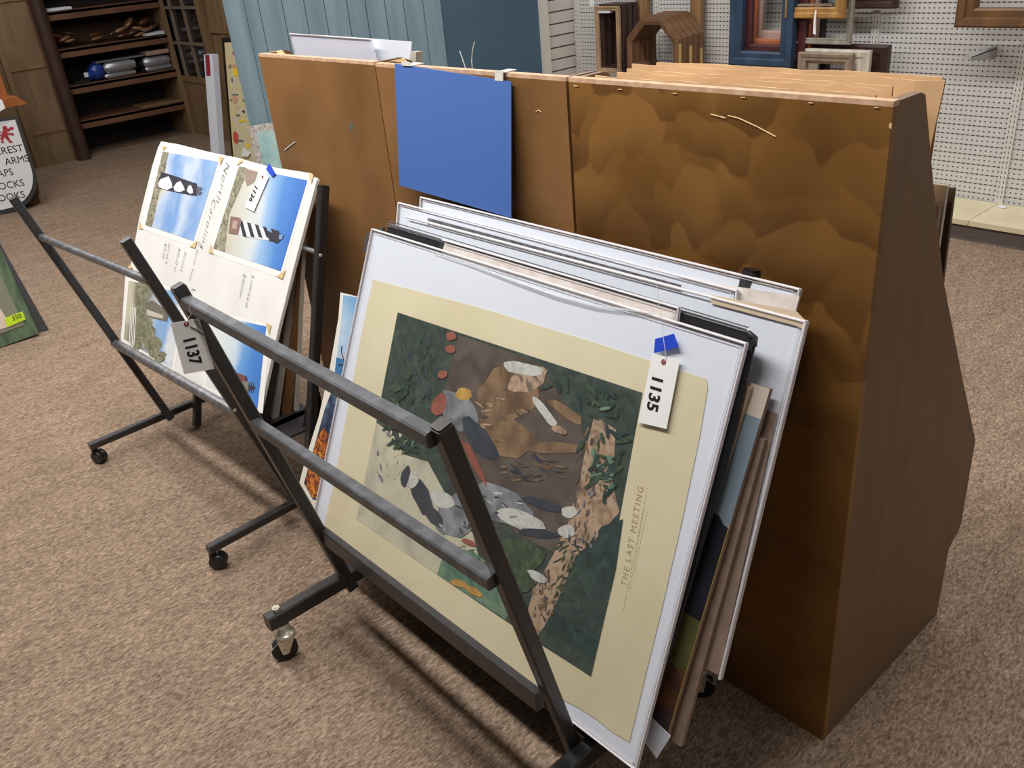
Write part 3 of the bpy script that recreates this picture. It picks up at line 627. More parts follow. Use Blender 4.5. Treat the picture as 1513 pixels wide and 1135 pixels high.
# blue board hanging on the middle bin
bb = thing('blue_mat_board', Y_(670, 105, -.02), 'royal blue rectangular mat board taped to the back of the middle bin', 'mat board')
BB = Plane(Y_(583, 94, -.006), (1, 0, 0), (0, .13, 1))
MB().prism([BB.p(583, 94), BB.p(590, 274), BB.p(755, 322), BB.p(755, 121)], (0, .003, 0)).build('board', BLUEB, bb)
for x0, y0, x1, y1 in ((593, 91, 606, 96), (731, 104, 743, 120)):
    MB().prism([Y_(x0, y0, -.009), Y_(x1, y0+1, -.009), Y_(x1, y1, -.009), Y_(x0, y1-1, -.009)], (0, .0015, 0)).box((Y_(x0, y0, -.009).x, -.009, 1.331), (Y_(x1, y0, -.009).x, .03, 1.3325)).build('tape_strip', mat('white_tape', rgb(224, 222, 216), .5), bb)
# clear sleeve with white sheet in the left bin, plus what shows beside it
cs = thing('clear_print_sleeve', (-1.65, .1, .3), 'clear plastic print sleeve sticking up out of the left print bin', 'sleeve')
MB().prism([Y_(428, 50, .10), Y_(548, 58, .10), Y_(560, 98, .10), Y_(440, 90, .10)], (0, .002, 0)).build('sleeve_film', CLEAR_HAZY, cs)
MB().tube([Y_(440, 90, .098), Y_(428, 50, .098), Y_(548, 58, .098)], .0022, n=6).build('sleeve_rim', RIM, cs)
tag(MB().prism([Y_(545, 57, .12), Y_(608, 62, .12), Y_(606, 95, .12), Y_(551, 93, .12)], (0, .003, 0)).build('white_print_sheet', WHITE), 'white sheet standing behind the clear sleeve in the left bin', 'paper')
tag(MB().prism([Y_(606, 77, .10), Y_(615, 77, .10), Y_(614, 97, .10), Y_(604, 97, .10)], (0, .02, 0)).build('cream_board_end', WD['white']), 'cream board end beside the white sheet between the left and middle bins', 'board')
tag(MB().prism([Y_(388, 79, .055), Y_(414, 74, .055), Y_(420, 80, .05), Y_(400, 84, .05)], (0, .004, 0)).build('cardboard_corner_sheet', CARDB), 'cardboard sheet corner at the left end of the left print bin', 'cardboard')
tag(MB().prism([Y_(572, 91, .05), Y_(594, 86, .05), Y_(602, 93, .05)], (0, .004, 0)).build('cardboard_corner_sheet', CARDB), 'small cardboard corner showing above the blue board left tape', 'cardboard')
for pts in (((679, 75), (683, 86), (688, 101)), ((701, 62), (698, 76), (697, 90), (698, 102))):
    tag(MB().tube([Y_(x, y, .05) for x, y in pts], .0011, n=6).build('plastic_filament', STRING), 'short bent clear filament rising behind the middle bin, %s one' % ('shorter left' if pts[0][0] < 690 else 'taller right'), 'filament')

# ------------------------------------------------------------------ racks
def castor(par, p, chrome, turn=0., big=True):
    """caster under a foot; p = floor contact"""
    x, y = p[0], p[1]; top = p[2]
    c, s_ = math.cos(turn), math.sin(turn); d = Vector((c, s_, 0)); q = Vector((-s_, c, 0))
    o = bpy.data.objects.new('caster', None)
    if chrome:
        R = .033; cc = Vector((x, y, R)); w = MB()
        w.tube([cc-q*.011, cc-q*.009, cc+q*.009, cc+q*.011], [R*.9, R, R, R*.9], n=24)
        wh = w.build('caster', RUBBER, par)
        f = MB()
        for sg_ in (-1, 1):
            a = cc+q*sg_*.014
            f.prism([a+d*.008-Vector((0, 0, .008)), a-d*.008-Vector((0, 0, .008)), a-d*.030+Vector((0, 0, .038)), a+d*.014+Vector((0, 0, .038))], q*sg_*.002)
            f.tube([a, a+q*sg_*.006], .006, n=10)
        f.box((x-d.x*.010-.02, y-d.y*.010-.02, R+.037), (x-d.x*.01+.02, y-d.y*.01+.02, R+.041))
        f.tube([(x-d.x*.01, y-d.y*.01, R+.040), (x-d.x*.01, y-d.y*.01, R+.046), (x-d.x*.01, y-d.y*.01, R+.051), (x-d.x*.01, y-d.y*.01, R+.0515), (x-d.x*.01, y-d.y*.01, top)], [.024, .027, .024, .018, .016], n=16)
        f.prism([cc+d*.034+q*.011+Vector((0, 0, .010)), cc+d*.034-q*.011+Vector((0, 0, .010)), cc+d*.006-q*.011+Vector((0, 0, .034)), cc+d*.006+q*.011+Vector((0, 0, .034))], Vector((0, 0, .002)))
        plabel(f.build('caster_fork', CHROME, wh), 'chrome swivel fork with brake lever')
    else:
        R = .025; cc = Vector((x, y, R)); w = MB()
        for sg_ in (-1, 1):
            w.tube([cc+q*sg_*.004, cc+q*sg_*.006, cc+q*sg_*.016, cc+q*sg_*.018], [R*.8, R, R, R*.75], n=22)
        wh = w.build('caster', PLASB, par)
        f = MB(); f.tube([cc-q*.004, cc+q*.004], R*1.02, n=20); f.tube([(x-d.x*.012, y-d.y*.012, R), (x-d.x*.012, y-d.y*.012, top)], [.014, .010], n=12)
        plabel(f.build('caster_hood', PLASB, wh), 'black plastic hood')
# front rack
fr = thing('print_rack', (-.69, -.38, 0), 'front black steel V-shaped print rack on chrome casters with tag 1137', 'rack')
A = .027
Lt = X_(263, 424, -1.115); Lb = X_(520, 868, -1.085); Rt = X_(652, 629, -.265); Rm_ = X_(822, 1044, -.292)
Rb = Rm_+(Rm_-Rt)*((.06-Rm_.z)/(Rm_.z-Rt.z)); Rb = Rt+(Rm_-Rt)*((Rt.z-.06)/(Rt.z-Rm_.z))
for a, b in ((Lt, Lb), (Rt, Rb)):
    arm = MB().bar(a, b, A, A*1.05).build('front_arm', BLACKM, fr)
    d = (a-b).normalized(); MB().bar(a-d*.0, a+d*.004, A*.86, A*.9, m=BLACKM).build('end_cap', PLASB, arm)
for a, b in ((Vector((-1.10, -.031, 1.02)), Vector((-1.10, -.27, .06))), (Vector((-.205, -.031, 1.035)), Vector((-.27, -.27, .06)))):
    arm = MB().bar(a, b, A, A).build('back_arm', BLACKM, fr)
    d = (a-b).normalized(); MB().bar(a, a+d*.004, A*.86, A*.9).build('end_cap', PLASB, arm)
def rail(par, a, b, w, m, h=None, up=(0, 0, 1)): return MB().bar(a, b, w, h or w, up=up).build('rail', m, par)
RAILM = mat('scuffed_black_rail', rgb(88, 90, 94), .38, .25, c2=rgb(120, 123, 130), scale=30, lo=.45, hi=.8)
r1a = X_(277, 447, -1.10); r1b = X_(641, 648, -.275); r2a = X_(378, 627, -1.09); r2b = X_(729, 860, -.28); r3a = X_(478, 790, -1.09); r3b = X_(797, 1036, -.285)
rail(fr, r1a, r1b, .026, RAILM); rail(fr, r2a, r2b, .026, RAILM); rail(fr, r3a, r3b, .044, BLACKM, .020)
rail(fr, (-1.09, -.053, .88), (-.23, -.053, .88), .022, BLACKM); rail(fr, (-1.09, -.21, .25), (-.27, -.21, .25), .022, BLACKM)
MB().box((-1.09, -.395, .078), (-.28, -.225, .086)).build('tray', BLACKM, fr)
for x in (-1.095, -.265):
    ft = MB().bar((x, -.715, .133), (x, -.05, .133), .034, .042, up=(1, 0, 0)).build('foot_bar', BLACKM, fr)
    for yy in (-.685, -.075):
        bo = MB().tube([(x, yy, .153), (x, yy, .163)], .0105, n=6); bo.tube([(x, yy, .163), (x, yy, .1645)], .0045, n=6); plabel(bo.build('bolt', CHROME, ft), 'chrome bolt head')
    for yy in (-.690, -.075): castor(fr, (x, yy, .112), True, -1.9 if yy < -.5 else .6)
# rear rack
rr = thing('print_rack', (-2.06, -.38, 0), 'rear black steel print rack with round rails holding the lighthouse board', 'rack')
lt = X_(20, 294, -2.50); lb = X_(252, 618, -2.512); rt = X_(186, 356, -1.592); rb = X_(437, 737, -1.600)
B = .027
for a, b in ((lt, lb), (rt, rb)):
    arm = MB().bar(a, b, B, B).build('front_arm', BLACKM, rr); d = (a-b).normalized()
    MB().bar(a, a+d*.004, B*.9, B*.9).build('end_cap', PLASB, arm)
bt = Y_(478, 276, -.09); bm_ = X_(461, 603, bt.x)
bbm = bt+(bm_-bt)*((bt.z-.06)/(bt.z-bm_.z))
off = Vector((-.905, .03, -.05))
for a, b in ((bt, bbm), (bt+off, bbm+off)):
    arm = MB().bar(a, b, B, B).build('back_arm', BLACKM, rr); d = (a-b).normalized(); MB().bar(a, a+d*.004, B*.9, B*.9).build('end_cap', PLASB, arm)
ta, tb_ = X_(60, 350, -2.50), X_(222, 416, -1.60); MB().tube([ta, tb_], .0115, n=14).build('rail', STEEL, rr)
sa, sb_ = X_(170, 507, -2.508), X_(362, 617, -1.60); MB().tube([sa, sb_], .0165, n=14).build('rail', STEEL, rr)
rq = bt+(bbm-bt)*.19
MB().tube([rq+Vector((0, .002, 0)), rq+off+Vector((0, .03, 0))], .008, n=10).build('rail', STEEL, rr)
for q_ in (X_(227, 421, -1.585), X_(347, 606, -1.585), rq+Vector((.014, -.006, 0))): plabel(MB().ball(q_, .006, sc=(.6, 1, 1)).build('rivet', CHROME, rr), 'bright rivet')
tz = .325
MB().box((-2.49, -.405, tz-.006), (bt.x-.0, -.225, tz)).prism([(-1.665, -.42, tz), (-1.665, -.225, tz), (-1.665, -.225, tz-.03), (-1.665, -.42, tz-.03)], (.03, 0, 0)).build('tray', BLACKM, rr)
MB().prism([(bt.x-.02, -.30, tz), (bt.x-.02, -.222, tz), (bt.x-.02, -.222, tz+.09), (bt.x-.02, -.24, tz+.10), (bt.x-.02, -.26, tz+.10)], (.003, 0, 0)).build('end_plate', BLACKM, rr)
for x, y0, y1 in ((-2.498, -.70, -.05), (-1.578, -.665, -.02)):
    MB().bar((x, y0, .075), (x-.03, y1, .075), .026, .026).build('foot_bar', BLACKM, rr)
    for yy, xx in ((y0+.02, x), (y1-.03, x-.03)): castor(rr, (xx, yy, .062), False, .5 if x < -2 else .9)

# ------------------------------------------------------------------ prints in the front rack
def sheet(name, lab, cat, pl, px, t, m, rim=None, film=False, rims=('t', 'r'), group=None, rr_=.0022):
    """board on a tilted plane; px = its corners TL, TR, BR, BL"""
    c = [pl.p(x, y) for x, y in px]
    th = thing(name, c[3]*.5+c[2]*.5, lab, cat, group)
    MB().prism([c[3], c[2], c[1], c[0]], -pl.n*t).build('board', m, th)
    if film:
        e = [c[0]+(-pl.a+pl.u)*.006, c[1]+(pl.a+pl.u)*.006, c[2]+(pl.a-pl.u)*.006, c[3]+(-pl.a-pl.u)*.006]
        MB().poly([p+pl.n*.0062 for p in (e[3], e[2], e[1], e[0])]).build('clear_sleeve', CLEAR, th)
        seg = {'t': (0, 1), 'r': (1, 2), 'b': (2, 3), 'l': (3, 0)}
        mb = MB()
        for k in rims:
            i, j = seg[k]
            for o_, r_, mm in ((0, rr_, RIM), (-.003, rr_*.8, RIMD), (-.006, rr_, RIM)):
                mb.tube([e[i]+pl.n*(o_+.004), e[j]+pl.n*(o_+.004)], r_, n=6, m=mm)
            for dd in (.012,):
                cen = (c[0]+c[2])*.5
                w1 = (cen-e[i]).normalized()*dd; w2 = (cen-e[j]).normalized()*dd
                mb.tube([e[i]+w1+pl.n*.003, e[j]+w2+pl.n*.003], .0006, m=RIM, n=4)
        mb.build('sleeve_rim', None, th)
    return th, c
S1 = PL(-.446, .2, -.150, 1.0)
Q1 = [(553, 343), (1098, 512), (938, 1130), (466, 768)]
th1, c1 = sheet('matted_print', 'foremost aged cream matted print in a clear sleeve with tag 1135, front rack', 'print', S1, Q1, .005, WHITE, film=True, rims=('t', 'r', 'b', 'l'))
# the cream sheet with wavy lower edge
cr = [(551, 413), (700, 452), (875, 505), (1044, 560), (1046, 572), (1035, 640), (1010, 760), (978, 900), (951, 1010), (930, 1097), (905, 1082), (880, 1062), (855, 1046), (800, 1018), (775, 1000), (730, 975), (700, 950), (640, 905), (560, 845), (478, 782), (492, 720), (515, 600), (535, 490)]
MB().prism([S1.p(x, y, .0006) for x, y in reversed(cr)], S1.n*.0006).build('paper', CREAM, th1)
# plain painted stand-in picture
GREEN = artmat('dark_foliage_paint', ((34, 48, 44), (48, 64, 58), (60, 74, 66), (70, 88, 74)), 26, 1.2)
mb = MB()
def P1(x, y): return (540+x*520/984, 450+y*600/1135)
def patch(pts, m, d=.0016, pl=S1, f=P1): mb.poly([pl.p(*f(x, y), d) for x, y in reversed(pts)], m)
pic = [(90, 22), (775, 247), (630, 1040), (545, 985), (480, 945), (390, 880), (200, 755), (5, 640), (40, 330)]
pic = [(90, 22), (775, 247), (630, 1040), (480, 945), (200, 755), (-25, 600), (30, 330)]
patch(pic, GREEN, .0014)
pm = {k: artmat('paint_'+k, v, sc, 1.0) for k, (v, sc) in dict(
    umber=(((70, 60, 54), (88, 78, 70), (100, 92, 84)), 14), sand=(((126, 104, 84), (164, 138, 112), (186, 160, 134), (96, 84, 74)), 30),
    mist=(((168, 166, 148), (196, 192, 170), (206, 200, 176)), 8), brown=(((92, 70, 50), (124, 98, 72), (146, 118, 88)), 16), dgreen=(((30, 50, 48), (40, 62, 58), (54, 80, 74)), 34),
    leaf=(((36, 54, 40), (54, 74, 52), (82, 100, 70)), 40), grey=(((84, 88, 92), (118, 124, 130), (150, 154, 156)), 18), pale=(((176, 180, 176), (206, 206, 198), (140, 150, 156)), 22),
    teal=(((60, 100, 88), (96, 132, 112), (128, 148, 116)), 20), rust=(((134, 74, 60), (160, 92, 76)), 20), ochre=(((166, 124, 58), (204, 164, 82)), 20), navy=(((40, 48, 58), (58, 66, 78)), 20)).items()}
patch([(260, 85), (480, 160), (600, 330), (640, 480), (540, 700), (420, 640), (300, 500), (215, 260)], pm['umber'], .0017)
patch([(-25, 600), (30, 330), (60, 350), (110, 420), (175, 440), (240, 560), (300, 640), (330, 760), (300, 820), (200, 755)], pm['mist'], .0018)
patch([(640, 310), (700, 350), (690, 500), (710, 580), (640, 660), (590, 700), (540, 820), (500, 900), (470, 940), (440, 900), (470, 800), (530, 690), (590, 560), (610, 430)], pm['sand'], .0019)
patch([(720, 600), (660, 620), (600, 700), (540, 820), (495, 950), (630, 1040), (700, 740)], pm['dgreen'], .0021)
patch([(200, 755), (225, 680), (300, 690), (390, 760), (430, 830), (390, 880)], pm['teal'], .0022)
random.seed(21)
def inside(x, y, m_=18):
    ok = True; P = [(90, 22), (775, 247), (630, 1040), (480, 945), (200, 755), (-25, 600), (30, 330)]
    for i in range(len(P)):
        (x0, y0), (x1, y1) = P[i], P[(i+1) % len(P)]; l_ = math.hypot(x1-x0, y1-y0)
        if ((x1-x0)*(y-y0)-(y1-y0)*(x-x0))/l_ < m_: ok = False
    return ok
def pb(cx, cy, rx, ry, rot, m, d, jit=.16, n=14): mb.poly([S1.p(*P1(x, y), d) for x, y in reversed([(cx+rx*(1+random.uniform(-jit, jit))*math.cos(2*PI*i/n)*math.cos(rot)-ry*(1+random.uniform(-jit, jit))*math.sin(2*PI*i/n)*math.sin(rot), cy+rx*(1+random.uniform(-jit, jit))*math.cos(2*PI*i/n)*math.sin(rot)+ry*(1+random.uniform(-jit, jit))*math.sin(2*PI*i/n)*math.cos(rot)) for i in range(n)])], pm[m])
D = .0025
for a in ((400, 250, 95, 75, -.3, 'brown'), (455, 210, 60, 30, -.4, 'sand'), (380, 370, 90, 55, .3, 'brown'), (520, 400, 95, 16, .05, 'brown'), (560, 300, 60, 14, .6, 'brown'), (265, 300, 70, 42, .9, 'grey'), (320, 380, 75, 30, .9, 'navy'),
          (275, 250, 24, 18, 0, 'ochre'), (205, 280, 20, 34, .3, 'rust'), (440, 180, 60, 18, .2, 'pale'), (380, 560, 95, 50, .5, 'grey'), (430, 600, 70, 24, .35, 'pale'), (500, 560, 62, 14, .3, 'navy'), (480, 640, 60, 12, .1, 'navy'), (570, 580, 22, 18, 0, 'pale'), (562, 635, 24, 18, 0, 'pale'),
          (250, 590, 55, 60, .4, 'grey'), (215, 545, 34, 22, .5, 'pale'), (160, 540, 60, 24, 1.2, 'navy'), (130, 490, 18, 24, .2, 'pale'), (112, 480, 12, 28, .2, 'navy'), (190, 590, 40, 18, .9, 'navy'), (235, 660, 40, 14, .3, 'mist'), (430, 700, 70, 45, .2, 'leaf'), (420, 770, 55, 35, .2, 'leaf'),
          (480, 760, 30, 12, .5, 'pale'), (300, 800, 30, 10, .5, 'ochre'), (262, 780, 24, 10, .3, 'ochre'), (290, 665, 24, 7, .4, 'rust'), (240, 88, 14, 12, 0, 'rust'), (238, 125, 14, 12, 0, 'rust'), (215, 195, 14, 12, 0, 'rust'), (500, 300, 50, 12, .9, 'pale'), (540, 350, 24, 10, .5, 'sand'), (305, 440, 80, 10, 1.1, 'rust')):
    pb(*a[:5], a[5], D); D += .00003
for k in range(110):
    cx, cy = random.choice(((690, 280), (720, 330), (640, 230), (560, 200), (690, 470), (660, 430), (730, 420), (120, 220), (90, 300), (130, 370), (730, 500)))
    qx, qy = cx-28+random.uniform(-34, 34), cy+random.uniform(-45, 45)
    if not inside(qx, qy, 26): continue
    pb(qx, qy, random.uniform(12, 28), random.uniform(3, 7), random.uniform(0, 3), random.choice(('leaf', 'leaf', 'dgreen', 'dgreen', 'teal')), D, .1, 8); D += .000012
def strokes(n, cx, cy, rx, ry, cols, L_, w_, ang, spread):
    global D
    for k in range(n):
        a = random.uniform(0, 2*PI); r_ = math.sqrt(random.random())
        qx, qy = cx+rx*r_*math.cos(a), cy+ry*r_*math.sin(a)
        if not inside(qx, qy): continue
        pb(qx, qy, random.uniform(.5, 1)*L_, random.uniform(.5, 1)*w_, ang+random.uniform(-spread, spread), random.choice(cols), .0021+random.random()*.0012, .2, 7)
strokes(50, 140, 190, 60, 100, ('dgreen', 'leaf', 'navy'), 16, 4, 1.6, .6)
strokes(70, 620, 800, 70, 160, ('dgreen', 'dgreen', 'leaf', 'navy'), 16, 3, .9, .9)
strokes(60, 560, 780, 40, 150, ('dgreen', 'leaf'), 14, 3, 2.2, .6)
strokes(60, 620, 520, 45, 170, ('sand', 'umber', 'brown', 'grey'), 12, 4, 1.8, .5)
strokes(40, 500, 820, 35, 80, ('sand', 'umber', 'brown'), 12, 4, 1.8, .5)
strokes(50, 380, 300, 80, 80, ('brown', 'umber', 'sand'), 16, 3, .5, .6)
strokes(40, 470, 460, 90, 40, ('umber', 'brown', 'navy'), 18, 4, .2, .5)
strokes(40, 350, 560, 90, 50, ('grey', 'navy', 'pale'), 14, 4, .3, .5)
strokes(30, 250, 590, 50, 60, ('grey', 'pale', 'navy'), 12, 4, 1.0, .6)
strokes(40, 430, 730, 60, 60, ('leaf', 'teal', 'umber', 'dgreen'), 12, 5, .6, .9)
strokes(30, 300, 720, 70, 40, ('teal', 'leaf', 'ochre', 'umber'), 12, 4, .6, .8)
strokes(30, 70, 420, 50, 80, ('mist', 'mist', 'grey'), 14, 5, 1.2, .5)
mb.build('picture', None, th1)
FAINT = mat('faded_title_ink', rgb(168, 152, 112), .7); FAINT2 = mat('fine_print_ink', rgb(190, 176, 138), .7)
text('THE LAST MEETING', S1.p(925, 868, .0014), S1.p(947, 742, .0014)-S1.p(925, 868, .0014), -S1.a, .0185, FAINT, th1, 'title', space=1.25)
text('the rare old colored print published with permission of the owner', S1.p(921, 900, .0014), S1.p(954, 725, .0014)-S1.p(921, 900, .0014), -S1.a, .0058, FAINT2, th1, 'fine_print', sx=.95) if False else None
mb = MB()
for (x0, y0, x1, y1) in ((921, 902, 957, 718), (930, 872, 952, 748), (936, 850, 956, 755)):
    for k in range(34):
        t_ = k/34; L_ = random.uniform(.3, .8)/34
        a = S1.p(x0+(x1-x0)*t_, y0+(y1-y0)*t_, .0014); b = S1.p(x0+(x1-x0)*(t_+L_), y0+(y1-y0)*(t_+L_), .0014)
        mb.bar(a, b, .0016, .0003, up=S1.a)
mb.build('fine_print', FAINT2, th1)
# soft crease of the sleeve
mb = MB(); pts = [(640, 372), (700, 392), (760, 415), (820, 436), (880, 452), (940, 460), (1000, 466)]
mb.tube([S1.p(x, y, .0066) for x, y in pts], [.001, .0016, .0024, .003, .0026, .0018, .0008], n=8)
mb.build('sleeve_fold', FOLD, th1)
# lot tags
def lot_tag(name, lab, num, pl, quad, d, hole, tapeq, st, size, sx=.8, base=None, right=None, par=None):
    c = [pl.p(x, y, d) for x, y in quad]          # TL TR BR BL as seen
    t = thing(name, c[0]*.5+c[2]*.5, lab, 'tag')
    MB().prism([c[3], c[2], c[1], c[0]], pl.n*.0005).build('card', TAGP, t)
    h = pl.p(*hole, d+.0008); MB().tube([h, h+pl.n*.0004], .0052, n=16).build('eyelet', REDRING, t)
    if tapeq: MB().prism([pl.p(x, y, d+.0015) for x, y in reversed(tapeq)], pl.n*.0003).build('tape', BLUET, t)
    if st: MB().tube([pl.p(x, y, d+.002) for x, y in st], .0006, n=5).build('string', STRING, t)
    text(num, pl.p(*base, d+.0008), pl.p(*right, d)-pl.p(*base, d), (c[1]-c[0]), size, INK, t, 'number', sx=sx, bold=.0010)
    return t
lot_tag('lot_tag', 'white lot tag 1135 with blue tape at the upper right of the cream print', '1135', S1, [(964, 523), (1005, 531), (985, 634), (943, 624)], .0075, (980.5, 535),
        [(968, 501), (996, 493), (1003, 513), (966, 522)], [(970, 419), (973, 450), (979, 490), (982, 512), (984, 526), (981, 534)], .0335, 1.0, (965, 552), (955.5, 606))

# sheets behind the first one: plane (bottom y, bottom z, tilt) and corners
PAPER2 = mat('crinkled_cream_paper', rgb(224, 216, 210), .5, c2=rgb(206, 196, 190), scale=30, bump=.4, bscale=40)
sheet('print_in_sleeve', 'crinkled off-white print in a clear sleeve directly behind the cream print', 'print', PL(-.436, .2, -.141, 1.0), [(657, 359), (999, 459), (950, 800), (560, 720)], .003, PAPER2, film=True, rr_=.0018)
BLKF = mat('black_portfolio_vinyl', rgb(34, 34, 37), .32, spec=.6)
bp2 = thing('black_portfolio', (-.69, -.39, .2), 'black vinyl portfolio standing upright behind the crinkled print in the front rack', 'portfolio')
SB = PL(-.428, .2, -.134, 1.0)
MB().prism([SB.p(x, y) for x, y in ((948, 1100), (1010, 900), (1070, 700), (1117, 500), (1108, 490), (1000, 458), (575, 331), (545, 400), (520, 560), (485, 770))], -SB.n*.007).build('cover', BLKF, bp2, .002)
MB().prism([SB.p(566, 336, .001), SB.p(540, 345, .001), SB.p(537, 372, .001), SB.p(552, 378, .001)][::-1], -SB.n*.008).build('corner_flap', mat('grey_leather', rgb(72, 70, 70), .5), bp2)
for k in range(3): MB().tube([SB.p(570+k*3, 333-k*3, -.002*k), SB.p(1100+k*3, 490-k*3, -.002*k)], .0012, n=5).build('piping', mat('portfolio_piping', rgb(70, 72, 78), .3), bp2)
MB().tube([SB.p(1106, 492, .002), SB.p(1116, 500, .002), SB.p(1114, 512, .002)], .005, n=8).build('corner_clip', BLKF, bp2)
TANE = mat('tan_board', rgb(176, 152, 128), .7, c2=rgb(150, 126, 104), scale=20, stretch=(1, 1, .2))
TAUPE = mat('taupe_canvas', rgb(150, 128, 114), .85, c2=rgb(136, 114, 100), scale=50)
sheet('tan_board', 'thin tan board standing between the black portfolio and the landscape painting', 'board', PL(-.413, .2, -.124, 1.0), [(700, 440), (1110, 573), (957, 1062), (520, 790)], .006, TANE)
# landscape painting
LP_ = PL(-.402, .2, -.115, 1.0)
lp_ = thing('landscape_painting', LP_.p(800, 1000), 'unframed landscape painting with blue-grey sky and dark hills, right side of front rack', 'painting')
lc = [(650, 440), (1138, 575), (982, 1105), (500, 790)]
MB().prism([LP_.p(*p) for p in (lc[3], lc[2], lc[1], lc[0])], -LP_.n*.009).build('canvas', TAUPE, lp_)
def lerp(t): return (1138+(982-1138)*t, 575+(1105-575)*t)
LM = [(0, .075, mat('canvas_cream_strip', rgb(206, 196, 182), .7)), (.075, .36, mat('painted_sky', rgb(124, 142, 156), .5, c2=rgb(144, 158, 168), scale=4)),
      (.36, .62, artmat('painted_hills', ((22, 24, 34), (32, 34, 46), (44, 44, 56)), 12)), (.62, .77, artmat('painted_meadow', ((52, 56, 34), (92, 96, 56), (116, 112, 62)), 14)),
      (.77, .90, artmat('painted_autumn', ((60, 40, 26), (110, 72, 38), (46, 34, 40)), 14)), (.90, 1.0, artmat('painted_foreground', ((30, 22, 30), (48, 36, 44), (66, 52, 58)), 16))]
mb = MB()
u1 = LP_.p(1138, 575); d1 = LP_.p(982, 1105); ev = d1-u1
for a_, b_, m_ in LM:
    p0, p1 = u1+ev*a_, u1+ev*b_; q0 = p0-LP_.a*1.0; q1 = p1-LP_.a*1.0
    if a_ == .36:   # ragged hill line
        top = [p0+ev*.0]
        for k in range(1, 12): top.append(p0-LP_.a*(.012*k)+ev*random.uniform(-.03, .01)*(1 if k != 4 else 1.8))
        mb.poly([v+LP_.n*.0012 for v in [q1, p1]+top+[q0]], m_)
    else: mb.poly([v+LP_.n*.0008 for v in (q1, p1, p0, q0)], m_)
mb.build('paint', None, lp_)
MB().tube([u1+ev*.35+LP_.n*.002, u1+ev*.95+LP_.n*.002], .0009, n=5).build('gilt_edge', mat('gilt', rgb(190, 160, 90), .4), lp_)
sheet('canvas_panel', 'taupe stretched canvas seen from its edge directly behind the landscape painting', 'canvas', PL(-.387, .2, -.103, 1.0), [(700, 470), (1130, 650), (1006, 1104), (520, 780)], .009, TAUPE)
sheet('taupe_panel', 'wide taupe panel behind the stretched canvas, its lower right corner hanging free', 'board', PL(-.3765, .2, -.0925, 1.0), [(700, 440), (1148, 612), (1062, 998), (620, 770)], .003, TAUPE)
tag(MB().prism([PL(-.402, .2, -.115, 1.0).p(x, y, .004) for x, y in ((950, 1050), (944, 1085), (970, 1121), (991, 1088), (960, 1058))][::-1], (0, .001, 0)).build('loose_white_card', WHITE), 'loose white card corner at the foot of the sleeved prints, lower right', 'card')
sheet('print_in_sleeve', 'wide white print in a thick clear sleeve reaching furthest right in the front rack', 'print', PL(-.370, .2, -.088, 1.0), [(604, 325), (1186, 480), (1062, 996), (560, 760)], .004, WHITE, film=True, rr_=.0030)
tag(MB().prism([PL(-.370, .2, -.088, 1.0).p(x, y, .004) for x, y in ((1176, 460), (1190, 474), (1188, 488), (1178, 482), (1050, 448), (1052, 436))][::-1], (0, .001, 0)).build('yellowed_tape_strip', mat('yellowed_tape', rgb(206, 186, 160), .5)), 'yellowed strip of tape along the top edge of the widest sleeve', 'tape')
DM = mat('dark_textured_mat', rgb(66, 66, 72), .6, c2=rgb(108, 108, 112), scale=60)
sheet('dark_mat_board', 'dark grey textured mat board between the white sleeved prints', 'mat board', PL(-.352, .2, -.074, 1.0), [(632, 322), (1005, 421), (980, 800), (600, 700)], .003, DM)
sheet('print_in_sleeve', 'white print in clear sleeve whose left corner rises above the portfolio', 'print', PL(-.345, .2, -.067, 1.0), [(592, 304), (1085, 434), (1050, 800), (560, 700)], .004, WHITE, film=True, rims=('t', 'r', 'l'))
sheet('print_in_sleeve', 'rearmost white print in clear sleeve leaning on the back arms of the front rack', 'print', PL(-.328, .2, -.053, 1.0), [(625, 296), (1177, 432), (1080, 800), (600, 700)], .004, WHITE, film=True, rims=('t', 'r', 'l'))
sheet('bubble_wrapped_print', 'white wrapped sheet with a torn right edge in front of the rearmost print', 'print', PL(-.335, .2, -.060, 1.0), [(1000, 410), (1181, 438), (1130, 640), (960, 640)], .002, PAPER2)
# sheets showing at the left edge
SKYM = mat('print_sky_blue', rgb(120, 164, 204), .5, c2=rgb(196, 214, 228), scale=5)
LL = PL(-.4165, .2, -.1262, 1.0)
ss = thing('seascape_print', LL.p(500, 600), 'seascape print with blue sky and a bare twig at the left of the front stack', 'print')
mb = MB()
mb.poly([LL.p(x, y) for x, y in ((468, 741), (560, 741), (640, 437), (543, 396), (536, 440), (503, 432), (500, 470), (488, 540), (470, 620), (447, 712))], mat('print_border_white', rgb(222, 220, 214), .6))
mb.poly([LL.p(x, y, .0006) for x, y in ((494, 556), (540, 570), (600, 437), (543, 398), (537, 441), (507, 436), (504, 476))], SKYM)
mb.poly([LL.p(x, y, .0008) for x, y in ((498, 536), (540, 540), (552, 512), (530, 505), (515, 520), (503, 524))], mat('print_haze', rgb(176, 178, 196), .6))
mb.poly([LL.p(x, y, .001) for x, y in ((489, 590), (540, 590), (540, 540), (497, 528), (494, 556))], mat('print_sea', rgb(60, 112, 160), .5))
mb.build('sheet', None, ss)
mb = MB()
for pts in (((506, 548), (509, 535), (504, 520), (505, 511)), ((509, 535), (512, 530), (511, 525)), ((509, 540), (503, 538), (501, 540))): mb.tube([LL.p(x, y, .002) for x, y in pts], .0012, n=5)
mb.build('twig', mat('twig_brown', rgb(70, 46, 42), .7), ss)
aut = thing('autumn_print', LL.p(480, 660), 'print of dark sea cliffs and orange leaves at the lower left of the front stack', 'print')
L2 = PL(-.418, .2, -.1275, 1.0)
